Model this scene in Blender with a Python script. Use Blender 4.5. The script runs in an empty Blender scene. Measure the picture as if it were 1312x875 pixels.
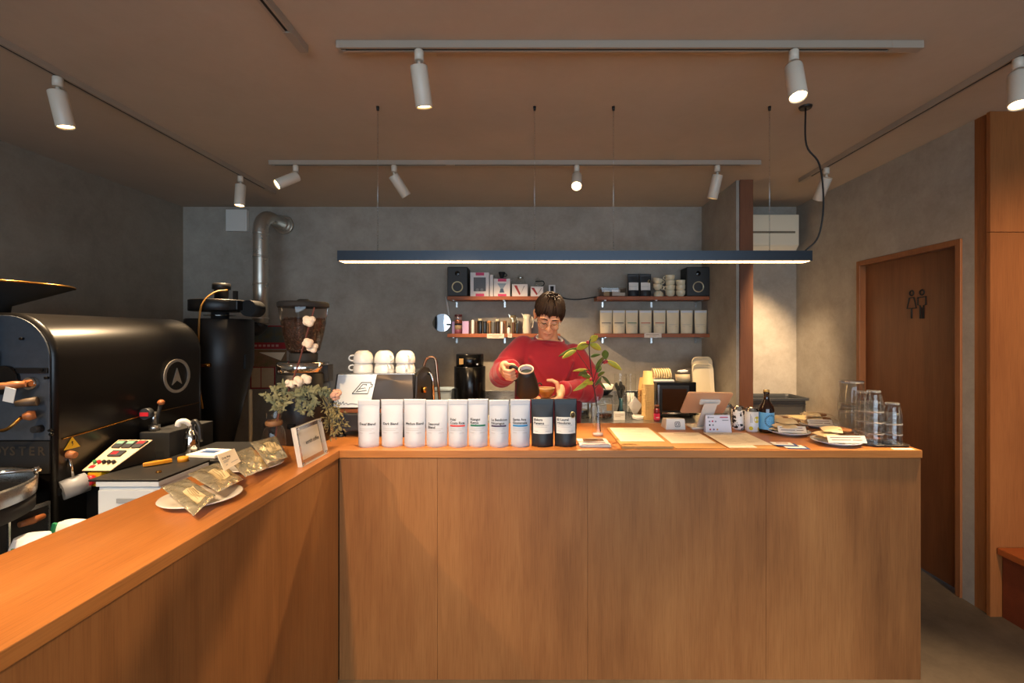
import bpy, bmesh, math, random
from mathutils import Vector, Matrix, Euler

SC = bpy.context.scene
COL = SC.collection
R = math.radians
random.seed(7)

# ------------------------------------------------------------------ camera
EYE = 1.5            # height of the lens
FPX = 590.0          # focal length in pixels of a 1312 px wide frame
VX, VY = 684.0, 429.0
cam_data = bpy.data.cameras.new('camera')
cam = bpy.data.objects.new('camera', cam_data)
COL.objects.link(cam)
cam.location = (0, 0, EYE)
cam.rotation_euler = (R(90), 0, 0)
cam_data.sensor_width = 36.0
cam_data.lens = FPX / 1312.0 * 36.0
cam_data.shift_x = -(VX - 656.0) / 1312.0
cam_data.shift_y = -(437.5 - VY) / 1312.0
cam_data.clip_start = 0.02
SC.camera = cam

def at(px, py, d):
    """world point seen at pixel (px, py) at depth d in front of the lens"""
    return Vector(((px - VX) * d / FPX, d, EYE - (py - VY) * d / FPX))

def px2x(px, d):
    return (px - VX) * d / FPX

def py2z(py, d):
    return EYE - (py - VY) * d / FPX

# ------------------------------------------------------------------ world, daylight, exposure
SC.view_settings.view_transform = 'Standard'
SC.view_settings.look = 'None'
SC.view_settings.exposure = 0.18
SC.view_settings.gamma = 1.0
SC.view_settings.use_curve_mapping = False
SC.cycles.transparent_max_bounces = 24
W = bpy.data.worlds.new('sky')
SC.world = W
W.use_nodes = True
bg = W.node_tree.nodes['Background']
bg.inputs[0].default_value = (0.62, 0.78, 1.0, 1)
bg.inputs[1].default_value = 0.5
DAY_W = 146.0      # daylight through the shop window behind the camera
SPOT_W = 190.0     # one track spotlight
LED_E = 18.0       # pendant strip
day = bpy.data.lights.new('window_daylight', 'AREA')
day.shape = 'RECTANGLE'
day.size, day.size_y = 5.2, 2.0
day.energy = DAY_W
day.color = (0.66, 0.83, 1.0)
dayo = bpy.data.objects.new('window_daylight', day)
COL.objects.link(dayo)
dayo.location = (0.3, -3.35, 1.45)
dayo.rotation_euler = (R(90), 0, 0)     # shines towards +Y

# unseen spots without fixtures, added as warm fill in front of the counter
for fx, fy, ax, ay, k in ((-2.14, .55, .35, .35, .55), (-.945, .0, -.05, 1.05, .85), (.35, -.5, .1, .2, .5), (1.4, -.5, 0, .2, .5), (2.03, .35, .6, 1.6, .9)):
    fl = bpy.data.lights.new('fill_spot', 'SPOT')
    fl.energy = SPOT_W * k
    fl.color = (1.0, .66, .36)
    fl.spot_size = R(85 if ay < 1 else 58); fl.spot_blend = .8; fl.shadow_soft_size = .03
    fo = bpy.data.objects.new('fill_spot', fl)
    COL.objects.link(fo)
    fo.location = (fx, fy, 2.5)
    fo.rotation_euler = Vector((-ax, -ay, 1)).to_track_quat('Z', 'Y').to_euler()

# ------------------------------------------------------------------ materials
def lin(c):
    if isinstance(c, str):
        c = c.lstrip('#')
        c = [int(c[i:i + 2], 16) for i in (0, 2, 4)]
    o = []
    for v in c:
        v = v / 255.0
        o.append(v / 12.92 if v <= 0.04045 else ((v + 0.055) / 1.055) ** 2.4)
    return (o[0], o[1], o[2], 1.0)

MATS = {}
def pm(name, col, rough=0.5, metal=0.0, vary=0.0, vscale=8.0, stretch=None, bump=0.0, bscale=60.0, coat=0.0, spec=0.5,
       emit=None, estr=0.0, col2=None, sheen=0.0, aniso=0.0, alpha=1.0, trans=0.0, detail=4.0, rvary=0.0):
    if name in MATS:
        return MATS[name]
    m = bpy.data.materials.new(name)
    m.use_nodes = True
    nt = m.node_tree
    b = nt.nodes['Principled BSDF']
    b.inputs['Roughness'].default_value = rough
    b.inputs['Metallic'].default_value = metal
    b.inputs['Specular IOR Level'].default_value = spec
    b.inputs['Coat Weight'].default_value = coat
    b.inputs['Coat Roughness'].default_value = 0.15
    b.inputs['Transmission Weight'].default_value = trans
    if sheen:
        b.inputs['Sheen Weight'].default_value = sheen
    if aniso:
        b.inputs['Anisotropic'].default_value = aniso
    c = lin(col)
    b.inputs['Base Color'].default_value = c
    if emit:
        b.inputs['Emission Color'].default_value = lin(emit)
        b.inputs['Emission Strength'].default_value = estr
    if vary or col2 or bump or rvary:
        tc = nt.nodes.new('ShaderNodeTexCoord')
        mp = nt.nodes.new('ShaderNodeMapping')
        if stretch:
            mp.inputs['Scale'].default_value = stretch
        nt.links.new(tc.outputs['Object'], mp.inputs['Vector'])
        if vary or col2 or rvary:
            n = nt.nodes.new('ShaderNodeTexNoise')
            n.inputs['Scale'].default_value = vscale
            n.inputs['Detail'].default_value = detail
            n.inputs['Roughness'].default_value = 0.6
            nt.links.new(mp.outputs[0], n.inputs['Vector'])
        if vary or col2:
            rp = nt.nodes.new('ShaderNodeValToRGB')
            e = rp.color_ramp.elements
            if col2:
                c2 = lin(col2)
            else:
                c2 = tuple(min(1, x * (1 + vary)) for x in c[:3]) + (1,)
                c = tuple(x * (1 - vary) for x in c[:3]) + (1,)
            e[0].position, e[1].position = 0.3, 0.7
            e[0].color, e[1].color = c, c2
            nt.links.new(n.outputs['Fac'], rp.inputs['Fac'])
            nt.links.new(rp.outputs['Color'], b.inputs['Base Color'])
        if rvary:
            mr = nt.nodes.new('ShaderNodeMapRange')
            mr.inputs['To Min'].default_value = rough - rvary
            mr.inputs['To Max'].default_value = rough + rvary
            nt.links.new(n.outputs['Fac'], mr.inputs['Value'])
            nt.links.new(mr.outputs[0], b.inputs['Roughness'])
        if bump:
            n2 = nt.nodes.new('ShaderNodeTexNoise')
            n2.inputs['Scale'].default_value = bscale
            n2.inputs['Detail'].default_value = 6
            bp = nt.nodes.new('ShaderNodeBump')
            bp.inputs['Strength'].default_value = bump
            bp.inputs['Distance'].default_value = 0.01
            nt.links.new(mp.outputs[0], n2.inputs['Vector'])
            nt.links.new(n2.outputs['Fac'], bp.inputs['Height'])
            nt.links.new(bp.outputs[0], b.inputs['Normal'])
    MATS[name] = m
    return m

def wood(name, c1, c2, c3, axis='z', rough=0.42, coat=0.0, scale=1.0, spec=0.4):
    """veneer: long figure along one axis, blotchy stain and fine pores"""
    if name in MATS:
        return MATS[name]
    m = bpy.data.materials.new(name)
    m.use_nodes = True
    nt = m.node_tree
    L = nt.links.new
    b = nt.nodes['Principled BSDF']
    b.inputs['Roughness'].default_value = rough
    b.inputs['Specular IOR Level'].default_value = spec
    b.inputs['Coat Weight'].default_value = coat
    b.inputs['Coat Roughness'].default_value = 0.25
    tc = nt.nodes.new('ShaderNodeTexCoord')
    oi = nt.nodes.new('ShaderNodeObjectInfo')
    add = nt.nodes.new('ShaderNodeVectorMath')
    add.operation = 'MULTIPLY_ADD'
    comb = nt.nodes.new('ShaderNodeCombineXYZ')
    for i in range(3):
        L(oi.outputs['Random'], comb.inputs[i])
    add.inputs[1].default_value = (7.3, 5.1, 3.7)
    L(comb.outputs[0], add.inputs[0])
    L(tc.outputs['Object'], add.inputs[2])
    def noise(sc, st, det=5):
        mp = nt.nodes.new('ShaderNodeMapping')
        mp.inputs['Scale'].default_value = st
        n = nt.nodes.new('ShaderNodeTexNoise')
        n.inputs['Scale'].default_value = sc
        n.inputs['Detail'].default_value = det
        L(add.outputs[0], mp.inputs['Vector'])
        L(mp.outputs[0], n.inputs['Vector'])
        return n
    lo, hi = 0.09, 1.0
    st = {'x': (lo, hi, hi), 'y': (hi, lo, hi), 'z': (hi, hi, lo)}[axis]
    st2 = {'x': (.35, hi, hi), 'y': (hi, .35, hi), 'z': (hi, hi, .35)}[axis]
    grain = noise(26 * scale, st)
    blot = noise(3.0 * scale, st2, 5)
    pores = noise(260 * scale, tuple(v if v == 1 else .03 for v in st), 2)
    r1 = nt.nodes.new('ShaderNodeValToRGB')
    e = r1.color_ramp.elements
    e[0].position, e[0].color = .30, lin(c1)
    e[1].position, e[1].color = .74, lin(c3)
    k = e.new(.5)
    k.color = lin(c2)
    mx = nt.nodes.new('ShaderNodeMix')
    mx.data_type = 'FLOAT'
    mx.inputs[0].default_value = 0.72
    L(grain.outputs['Fac'], mx.inputs[2])
    L(blot.outputs['Fac'], mx.inputs[3])
    L(mx.outputs[0], r1.inputs['Fac'])
    mc = nt.nodes.new('ShaderNodeMix')
    mc.data_type = 'RGBA'
    mc.blend_type = 'MULTIPLY'
    rp = nt.nodes.new('ShaderNodeValToRGB')
    rp.color_ramp.elements[0].position, rp.color_ramp.elements[0].color = .3, (.74, .70, .66, 1)
    rp.color_ramp.elements[1].position = .55
    L(pores.outputs['Fac'], rp.inputs['Fac'])
    mc.inputs[0].default_value = 0.6
    L(r1.outputs['Color'], mc.inputs[6])
    L(rp.outputs['Color'], mc.inputs[7])
    L(mc.outputs[2], b.inputs['Base Color'])
    bp = nt.nodes.new('ShaderNodeBump')
    bp.inputs['Strength'].default_value = 0.12
    bp.inputs['Distance'].default_value = 0.004
    L(pores.outputs['Fac'], bp.inputs['Height'])
    L(bp.outputs[0], b.inputs['Normal'])
    MATS[name] = m
    return m

def plaster(name, c1, c2, rough=0.85, scale=1.3):
    """trowelled mortar: soft clouds at three scales and a faint relief"""
    m = bpy.data.materials.new(name)
    m.use_nodes = True
    nt = m.node_tree
    L = nt.links.new
    b = nt.nodes['Principled BSDF']
    b.inputs['Roughness'].default_value = rough
    b.inputs['Specular IOR Level'].default_value = 0.25
    tc = nt.nodes.new('ShaderNodeTexCoord')
    ns = []
    for s, d in ((scale, 5), (scale * 5, 6), (scale * 38, 3)):
        n = nt.nodes.new('ShaderNodeTexNoise')
        n.inputs['Scale'].default_value = s
        n.inputs['Detail'].default_value = d
        n.inputs['Roughness'].default_value = 0.62
        n.inputs['Distortion'].default_value = 0.4
        L(tc.outputs['Object'], n.inputs['Vector'])
        ns.append(n)
    m1 = nt.nodes.new('ShaderNodeMix'); m1.data_type = 'FLOAT'; m1.inputs[0].default_value = .45
    L(ns[0].outputs['Fac'], m1.inputs[2]); L(ns[1].outputs['Fac'], m1.inputs[3])
    m2 = nt.nodes.new('ShaderNodeMix'); m2.data_type = 'FLOAT'; m2.inputs[0].default_value = .15
    L(m1.outputs[0], m2.inputs[2]); L(ns[2].outputs['Fac'], m2.inputs[3])
    rp = nt.nodes.new('ShaderNodeValToRGB')
    e = rp.color_ramp.elements
    e[0].position, e[0].color = .34, lin(c1)
    e[1].position, e[1].color = .66, lin(c2)
    L(m2.outputs[0], rp.inputs['Fac'])
    L(rp.outputs['Color'], b.inputs['Base Color'])
    bp = nt.nodes.new('ShaderNodeBump')
    bp.inputs['Strength'].default_value = 0.15
    bp.inputs['Distance'].default_value = 0.004
    L(ns[1].outputs['Fac'], bp.inputs['Height'])
    L(bp.outputs[0], b.inputs['Normal'])
    MATS[name] = m
    return m

def thin_glass(name, tint=(1, 1, 1), gl=1.0, rough=0.02):
    """thin clear sheet: light passes, grazing angles mirror"""
    m = bpy.data.materials.new(name)
    m.use_nodes = True
    nt = m.node_tree
    for n in list(nt.nodes):
        if n.type == 'BSDF_PRINCIPLED':
            nt.nodes.remove(n)
    out = [n for n in nt.nodes if n.type == 'OUTPUT_MATERIAL'][0]
    tr = nt.nodes.new('ShaderNodeBsdfTransparent')
    tr.inputs[0].default_value = (tint[0], tint[1], tint[2], 1)
    g = nt.nodes.new('ShaderNodeBsdfGlossy')
    g.inputs['Roughness'].default_value = rough
    lw = nt.nodes.new('ShaderNodeLayerWeight')
    lw.inputs[0].default_value = 0.5
    fr = nt.nodes.new('ShaderNodeMath')
    fr.operation = 'POWER'
    fr.inputs[1].default_value = 3.2
    nt.links.new(lw.outputs['Facing'], fr.inputs[0])
    mul = nt.nodes.new('ShaderNodeMath')
    mul.operation = 'MULTIPLY_ADD'
    mul.inputs[1].default_value = .55 * gl
    mul.inputs[2].default_value = 0.045
    mix = nt.nodes.new('ShaderNodeMixShader')
    nt.links.new(fr.outputs[0], mul.inputs[0])
    nt.links.new(mul.outputs[0], mix.inputs[0])
    nt.links.new(tr.outputs[0], mix.inputs[1])
    nt.links.new(g.outputs[0], mix.inputs[2])
    nt.links.new(mix.outputs[0], out.inputs[0])
    MATS[name] = m
    return m

# walls, wood
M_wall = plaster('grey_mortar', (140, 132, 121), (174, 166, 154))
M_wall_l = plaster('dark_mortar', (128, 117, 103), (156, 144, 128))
M_ceil = plaster('ceiling_paint', (176, 160, 142), (186, 170, 152), scale=.8)
M_floor = plaster('concrete_floor', (76, 66, 55), (108, 95, 80), rough=.55, scale=1.0)
M_oak = wood('counter_veneer', (126, 80, 42), (156, 103, 57), (178, 124, 72), 'z', rough=.48)
M_oaktop = wood('counter_top_wood', (168, 104, 50), (188, 120, 60), (204, 138, 76), 'y', rough=.36, coat=.15)
M_oaktopx = wood('counter_top_wood_across', (168, 104, 50), (188, 120, 60), (204, 138, 76), 'x', rough=.36, coat=.15)
M_door = wood('door_veneer', (96, 56, 32), (116, 70, 40), (132, 84, 50), 'z', rough=.45)
M_frame = wood('door_frame_wood', (120, 72, 40), (138, 86, 50), (150, 98, 60), 'z', rough=.5)
M_panel = wood('wall_panel_veneer', (132, 78, 38), (150, 92, 48), (166, 106, 58), 'z', rough=.45)
M_pillar = wood('pillar_wood', (92, 54, 32), (112, 68, 42), (124, 78, 50), 'z', rough=.55)
M_shelf = wood('shelf_wood', (142, 76, 42), (158, 88, 50), (172, 100, 60), 'x', rough=.5)
M_bench = wood('bench_wood', (104, 46, 26), (120, 56, 32), (134, 66, 38), 'x', rough=.4)
# plain
M_white = pm('white_paint', (222, 218, 210), .4)
M_track = pm('white_track_enamel', (158, 144, 128), .45)
M_lampw = pm('white_lamp_enamel', (206, 194, 176), .4)
M_slot = pm('track_slot', (22, 18, 15), .7)
M_black = pm('black_powder_coat', (20, 19, 19), .42, vary=.2, vscale=30)
M_blackg = pm('black_gloss', (12, 12, 13), .18)
M_blackm = pm('black_matte', (24, 24, 25), .75)
M_bar = pm('pendant_black', (66, 72, 80), .36, metal=.85)
M_steel = pm('brushed_steel', (188, 188, 186), .28, metal=1, rvary=.08, vscale=20, stretch=(1, 30, 30))
M_chrome = pm('chrome', (215, 212, 206), .08, metal=1)
M_galv = pm('galvanised_duct', (206, 200, 188), .3, metal=.85, rvary=.1, vscale=14)
M_brass = pm('brass', (176, 128, 62), .25, metal=1)
M_slate = pm('slate_grey_enamel', (62, 67, 74), .5, vary=.12, vscale=40)
M_plastic_d = pm('dark_plastic', (45, 48, 52), .5)
M_cream = pm('cream_enamel', (222, 196, 160), .5)
M_red = pm('red_plastic', (190, 24, 40), .4)
M_yellow = pm('yellow_plastic', (226, 182, 30), .45)
M_paper = pm('white_paper', (232, 228, 220), .85)
M_kraft = pm('kraft_board', (196, 146, 84), .8, vary=.06, vscale=50)
M_creamp = pm('cream_paper', (242, 228, 204), .85)
M_ink = pm('printing_ink', (38, 36, 38), .7)
M_inkl = pm('pale_printing_ink', (150, 148, 152), .8)
M_white_cer = pm('white_ceramic', (232, 229, 222), .2, coat=.3)
M_glass = thin_glass('clear_glass', (.96, .97, .96), 1.3)
M_acr = thin_glass('clear_acrylic', (.97, .97, .96), 1.0)
M_smoke = thin_glass('smoked_hopper', (.84, .78, .72), 1.0)
M_lens = pm('lamp_lens', (255, 230, 190), .5, emit=(255, 214, 150), estr=14.0)
M_led = pm('pendant_diffuser', (255, 236, 205), .5, emit=(255, 205, 140), estr=LED_E)

# ------------------------------------------------------------------ mesh helpers
TEXT_CACHE = {}
def text_geo(s, bold=False):
    key = (s, bold)
    if key in TEXT_CACHE:
        return TEXT_CACHE[key]
    cu = bpy.data.curves.new('txt', 'FONT')
    cu.body = s
    cu.size = 1.0
    cu.resolution_u = 2
    cu.offset = 0.024 if bold else 0.0
    cu.space_line = 0.95
    o = bpy.data.objects.new('txt', cu)
    COL.objects.link(o)
    dg = bpy.context.evaluated_depsgraph_get()
    me = o.evaluated_get(dg).to_mesh()
    v = [tuple(x.co) for x in me.vertices]
    f = [tuple(p.vertices) for p in me.polygons]
    o.evaluated_get(dg).to_mesh_clear()
    bpy.data.objects.remove(o)
    bpy.data.curves.remove(cu)
    xs = [p[0] for p in v] or [0]
    ys = [p[1] for p in v] or [0]
    TEXT_CACHE[key] = (v, f, min(xs), max(xs), min(ys), max(ys))
    return TEXT_CACHE[key]

class MB:
    def __init__(s):
        s.bm = bmesh.new()
        s.M = Matrix()
        s.mi = 0
    def v(s, p):
        return s.bm.verts.new(s.M @ Vector(p))
    def f(s, vs, smooth=False):
        try:
            fc = s.bm.faces.new(vs)
        except ValueError:
            return None
        fc.smooth = smooth
        fc.material_index = s.mi
        return fc
    def quad(s, *ps):
        return s.f([s.v(p) for p in ps])
    def box(s, x0, x1, y0, y1, z0, z1):
        p = [s.v((x, y, z)) for z in (z0, z1) for y in (y0, y1) for x in (x0, x1)]
        for q in ((0, 2, 3, 1), (4, 5, 7, 6), (0, 1, 5, 4), (2, 6, 7, 3), (0, 4, 6, 2), (1, 3, 7, 5)):
            s.f([p[i] for i in q])
        return s
    def cbox(s, c, size, rot=None):
        M0 = s.M
        s.M = M0 @ Matrix.Translation(c) @ (rot.to_4x4() if rot is not None else Matrix())
        a, b, d = (k / 2 for k in size)
        s.box(-a, a, -b, b, -d, d)
        s.M = M0
        return s
    def loft(s, rings, cap0=True, cap1=True, smooth=True, closed=True):
        rv = [[s.v(p) for p in r] for r in rings]
        n = len(rv[0])
        for a, b in zip(rv, rv[1:]):
            for i in range(n if closed else n - 1):
                j = (i + 1) % n
                s.f([a[i], a[j], b[j], b[i]], smooth)
        if cap0:
            s.f(rv[0][::-1])
        if cap1:
            s.f(rv[-1])
        return s
    def lathe(s, prof, segs=24, c=(0, 0, 0), cap0=True, cap1=True, smooth=True, sx=1.0, sy=1.0):
        cx, cy, cz = c
        rings = []
        for r, z in prof:
            r = max(r, 1e-5)
            rings.append([(cx + sx * r * math.cos(2 * math.pi * i / segs), cy + sy * r * math.sin(2 * math.pi * i / segs), cz + z) for i in range(segs)])
        return s.loft(rings, cap0, cap1, smooth)
    def tube(s, pts, rad, segs=10, caps=True):
        pts = [Vector(p) for p in pts]
        n = len(pts)
        if not hasattr(rad, '__len__'):
            rad = [rad] * n
        T = []
        for i in range(n):
            t = (pts[min(i + 1, n - 1)] - pts[max(i - 1, 0)])
            T.append(t.normalized() if t.length > 1e-9 else Vector((0, 0, 1)))
        ref = Vector((0, 0, 1)) if abs(T[0].z) < .9 else Vector((1, 0, 0))
        u = T[0].cross(ref).normalized()
        rings = []
        for i in range(n):
            u = (u - T[i] * u.dot(T[i]))
            u = u.normalized() if u.length > 1e-6 else T[i].orthogonal().normalized()
            w = T[i].cross(u)
            rings.append([pts[i] + rad[i] * (math.cos(2 * math.pi * k / segs) * u + math.sin(2 * math.pi * k / segs) * w) for k in range(segs)])
        return s.loft(rings, caps, caps)
    def cyl(s, p0, p1, r0, r1=None, segs=20):
        return s.tube([p0, p1], [r0, r0 if r1 is None else r1], segs)
    def capsule(s, p0, p1, r0, r1, segs=14, k=4):
        """closed tapered capsule (used for bodies that are fused afterwards)"""
        p0, p1 = Vector(p0), Vector(p1)
        d = (p1 - p0).normalized()
        pts, rad = [], []
        for i in range(k + 1):
            a = math.pi / 2 * (1 - i / k)
            pts.append(p0 - d * r0 * math.sin(a)); rad.append(max(r0 * math.cos(a), 1e-4))
        for i in range(k + 1):
            a = math.pi / 2 * i / k
            pts.append(p1 + d * r1 * math.sin(a)); rad.append(max(r1 * math.cos(a), 1e-4))
        u = d.orthogonal().normalized()
        w = d.cross(u)
        rings = [[p + r * (math.cos(2 * math.pi * j / segs) * u + math.sin(2 * math.pi * j / segs) * w) for j in range(segs)] for p, r in zip(pts, rad)]
        return s.loft(rings)
    def chain(s, pts, rad, segs=14):
        for i in range(len(pts) - 1):
            s.capsule(pts[i], pts[i + 1], rad[i], rad[i + 1], segs)
        return s
    def ell(s, c, r, u=20, v=12, rot=None):
        M0 = s.M
        s.M = M0 @ Matrix.Translation(c) @ (rot.to_4x4() if rot is not None else Matrix())
        rings = []
        for j in range(1, v):
            a = -math.pi / 2 + math.pi * j / v
            rings.append([(r[0] * math.cos(a) * math.cos(2 * math.pi * i / u), r[1] * math.cos(a) * math.sin(2 * math.pi * i / u), r[2] * math.sin(a)) for i in range(u)])
        rv = [[s.v(p) for p in q] for q in rings]
        for a, b in zip(rv, rv[1:]):
            for i in range(u):
                s.f([a[i], a[(i + 1) % u], b[(i + 1) % u], b[i]], True)
        lo, hi = s.v((0, 0, -r[2])), s.v((0, 0, r[2]))
        for i in range(u):
            s.f([rv[0][(i + 1) % u], rv[0][i], lo], True)
            s.f([rv[-1][i], rv[-1][(i + 1) % u], hi], True)
        s.M = M0
        return s
    def prism(s, outline, fn0, fn1, smooth=False):
        """outline of 2-D points; fn0/fn1 map a 2-D point to the two ends"""
        a = [s.v(fn0(*p)) for p in outline]
        b = [s.v(fn1(*p)) for p in outline]
        n = len(a)
        for i in range(n):
            s.f([a[i], a[(i + 1) % n], b[(i + 1) % n], b[i]], smooth)
        s.f(a[::-1]); s.f(b)
        return s
    def grid(s, fn, nu, nv, smooth=True):
        g = [[s.v(fn(i / nu, j / nv)) for i in range(nu + 1)] for j in range(nv + 1)]
        for j in range(nv):
            for i in range(nu):
                s.f([g[j][i], g[j][i + 1], g[j + 1][i + 1], g[j + 1][i]], smooth)
        return s
    def text(s, string, size, fn, align='l', bold=False, maxw=None):
        """fn maps text-plane (x, y) to a 3-D point"""
        v, f, x0, x1, y0, y1 = text_geo(string, bold)
        k = size
        sx = k
        if maxw and (x1 - x0) * k > maxw:
            sx = maxw / (x1 - x0)
        ox = -x0 if align == 'l' else -(x0 + x1) / 2
        vs = [s.v(fn((p[0] + ox) * sx, p[1] * k)) for p in v]
        for q in f:
            s.f([vs[i] for i in q])
        return s
    def build(s, name, mat, parent=None, bevel=0.0, seg=2, loc=None, rot=None, kind=None, label=None, cat=None, group=None, recalc=False):
        if recalc:
            bmesh.ops.recalc_face_normals(s.bm, faces=s.bm.faces)
        me = bpy.data.meshes.new(name)
        s.bm.to_mesh(me)
        s.bm.free()
        for m in (mat if isinstance(mat, (list, tuple)) else [mat]):
            me.materials.append(m)
        return obj(name, me, parent, bevel, seg, loc, rot, kind, label, cat, group)

def obj(name, me, parent=None, bevel=0.0, seg=2, loc=None, rot=None, kind=None, label=None, cat=None, group=None):
    o = bpy.data.objects.new(name, me)
    COL.objects.link(o)
    if parent is not None:
        o.parent = parent
    if loc is not None:
        o.location = loc
    if rot is not None:
        o.rotation_euler = rot
    if bevel:
        md = o.modifiers.new('bevel', 'BEVEL')
        md.width = bevel
        md.segments = seg
        md.limit_method = 'ANGLE'
        md.angle_limit = R(40)
    if kind:
        o['kind'] = kind
    if label:
        o['label'] = label
    if cat:
        o['category'] = cat
    if group:
        o['group'] = group
    return o

def thing(name, label, cat, loc=(0, 0, 0), rotz=0.0, group=None, rot=None):
    o = bpy.data.objects.new(name, None)
    COL.objects.link(o)
    o.empty_display_size = .05
    o.location = loc
    o.rotation_euler = rot if rot else (0, 0, rotz)
    o['label'] = label
    o['category'] = cat
    if group:
        o['group'] = group
    return o

def dup(root, loc, rotz=None, label=None, rot=None):
    kids = {}
    for k in root.children:
        kids[k] = list(k.children)
    r = root.copy()
    COL.objects.link(r)
    r.location = loc
    if rotz is not None:
        r.rotation_euler = (0, 0, rotz)
    if rot is not None:
        r.rotation_euler = rot
    if label:
        r['label'] = label
    for k, gs in kids.items():
        c = k.copy(); COL.objects.link(c); c.parent = r
        for g in gs:
            d = g.copy(); COL.objects.link(d); d.parent = c
    return r

def fuse(mb, name, mat, voxel, smooth=4, parent=None, factor=.5, **kw):
    """one continuous skin out of overlapping closed shapes"""
    me = bpy.data.meshes.new(name)
    mb.bm.to_mesh(me); mb.bm.free()
    o = bpy.data.objects.new('fuse', me)
    COL.objects.link(o)
    md = o.modifiers.new('r', 'REMESH'); md.mode = 'VOXEL'; md.voxel_size = voxel; md.use_smooth_shade = True
    ms = o.modifiers.new('s', 'SMOOTH'); ms.factor = factor; ms.iterations = smooth
    dg = bpy.context.evaluated_depsgraph_get()
    m2 = bpy.data.meshes.new_from_object(o.evaluated_get(dg))
    bpy.data.objects.remove(o)
    m2.name = name
    m2.materials.clear()
    for m in (mat if isinstance(mat, (list, tuple)) else [mat]):
        m2.materials.append(m)
    for p in m2.polygons:
        p.use_smooth = True
    return obj(name, m2, parent, **kw)

def rrect(w, h, r, n=4, cx=0.0, cy=0.0):
    pts = []
    for (sx, sy, a0) in ((1, 1, 0), (-1, 1, 90), (-1, -1, 180), (1, -1, 270)):
        for i in range(n + 1):
            a = R(a0 + 90 * i / n)
            pts.append((cx + sx * (w / 2 - r) + r * math.cos(a), cy + sy * (h / 2 - r) + r * math.sin(a)))
    return pts

def bez(p0, p1, p2, p3, n=12):
    p0, p1, p2, p3 = map(Vector, (p0, p1, p2, p3))
    return [((1 - t) ** 3) * p0 + 3 * (1 - t) ** 2 * t * p1 + 3 * (1 - t) * t * t * p2 + t ** 3 * p3 for t in (i / n for i in range(n + 1))]

def spline(pts, n=6):
    """Catmull-Rom through the points"""
    pts = [Vector(p) for p in pts]
    P = [2 * pts[0] - pts[1]] + pts + [2 * pts[-1] - pts[-2]]
    out = []
    for i in range(1, len(P) - 2):
        for k in range(n):
            t = k / n
            a, b, c, d = P[i - 1], P[i], P[i + 1], P[i + 2]
            out.append(.5 * ((2 * b) + (c - a) * t + (2 * a - 5 * b + 4 * c - d) * t * t + (3 * b - a - 3 * c + d) * t ** 3))
    out.append(pts[-1])
    return out
# ------------------------------------------------------------------ room shell
ZC = 2.69       # ceiling
YB = 4.28       # back wall
XL, XR = -3.26, 2.44
XF = 4.6        # the shop widens in front of the panelled wall
YP = 2.45       # panelled wall facing the shop front
YF = -3.45      # shop front
m = MB(); m.box(XL - .1, XF + .1, YF - .1, YB + .1, -.1, 0); m.build('floor', M_floor, kind='structure')
m = MB(); m.box(XL - .1, XF + .1, YF - .1, YB + .1, ZC, ZC + .1); m.build('ceiling', M_ceil, kind='structure')
m = MB(); m.box(XL - .1, XR + .1, YB, YB + .1, 0, ZC); m.build('wall_back', M_wall, kind='structure')
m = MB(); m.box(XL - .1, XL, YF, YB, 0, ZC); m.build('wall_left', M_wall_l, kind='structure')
# right wall with the toilet door opening
D0, D1, DH = 2.622, 3.469, 2.05     # outer edges of the door frame
m = MB()
m.box(XR, XR + .12, D1, YB, 0, ZC)
m.box(XR, XR + .12, YP + .1, D0, 0, ZC)
m.box(XR, XR + .12, D0, D1, DH, ZC)
m.build('wall_right', M_wall, kind='structure')
# wall return: partition between the bar and the alcove
m = MB(); m.box(1.56, 1.68, 3.55, YB, 0, ZC); m.build('wall_partition', M_wall, kind='structure')
m = MB(); m.box(1.582, 1.682, 3.53, 3.549, 0, ZC); m.build('trim_1', M_pillar, kind='structure', bevel=.002)
# panelled wall (two boards with an open joint)
wp = MB(); wp.box(XR + .0, XF, YP + .02, YP + .1, 0, ZC); wp = wp.build('wall_right_panelled', M_panel, kind='structure')
m = MB(); m.box(XR - .012, XF, YP, YP + .02, .0, 2.045); m.build('panel', M_panel, wp)
m = MB(); m.box(XR - .012, XF, YP, YP + .02, 2.049, ZC); m.build('panel', M_panel, wp)
m = MB(); m.box(XF, XF + .1, YF, YP, 0, ZC); m.build('wall_right_front', M_wall, kind='structure')
# shop front behind the camera: piers, low sill wall, lintel and a tall window
m = MB()
m.box(XL, -2.6, YF - .1, YF, 0, ZC); m.box(3.2, XF, YF - .1, YF, 0, ZC)
m.box(-2.6, 3.2, YF - .1, YF, 0, .4); m.box(-2.6, 3.2, YF - .1, YF, 2.5, ZC)
m.build('wall_front', M_wall, kind='structure')
wf = MB()
for x in (-2.6, -.7, 1.25, 3.14):
    wf.box(x, x + .06, YF - .08, YF - .02, .4, 2.5)
wf.box(-2.6, 3.2, YF - .08, YF - .02, .4, .46); wf.box(-2.6, 3.2, YF - .08, YF - .02, 2.44, 2.5)
wf.build('window_1', M_black, kind='structure')

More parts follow.
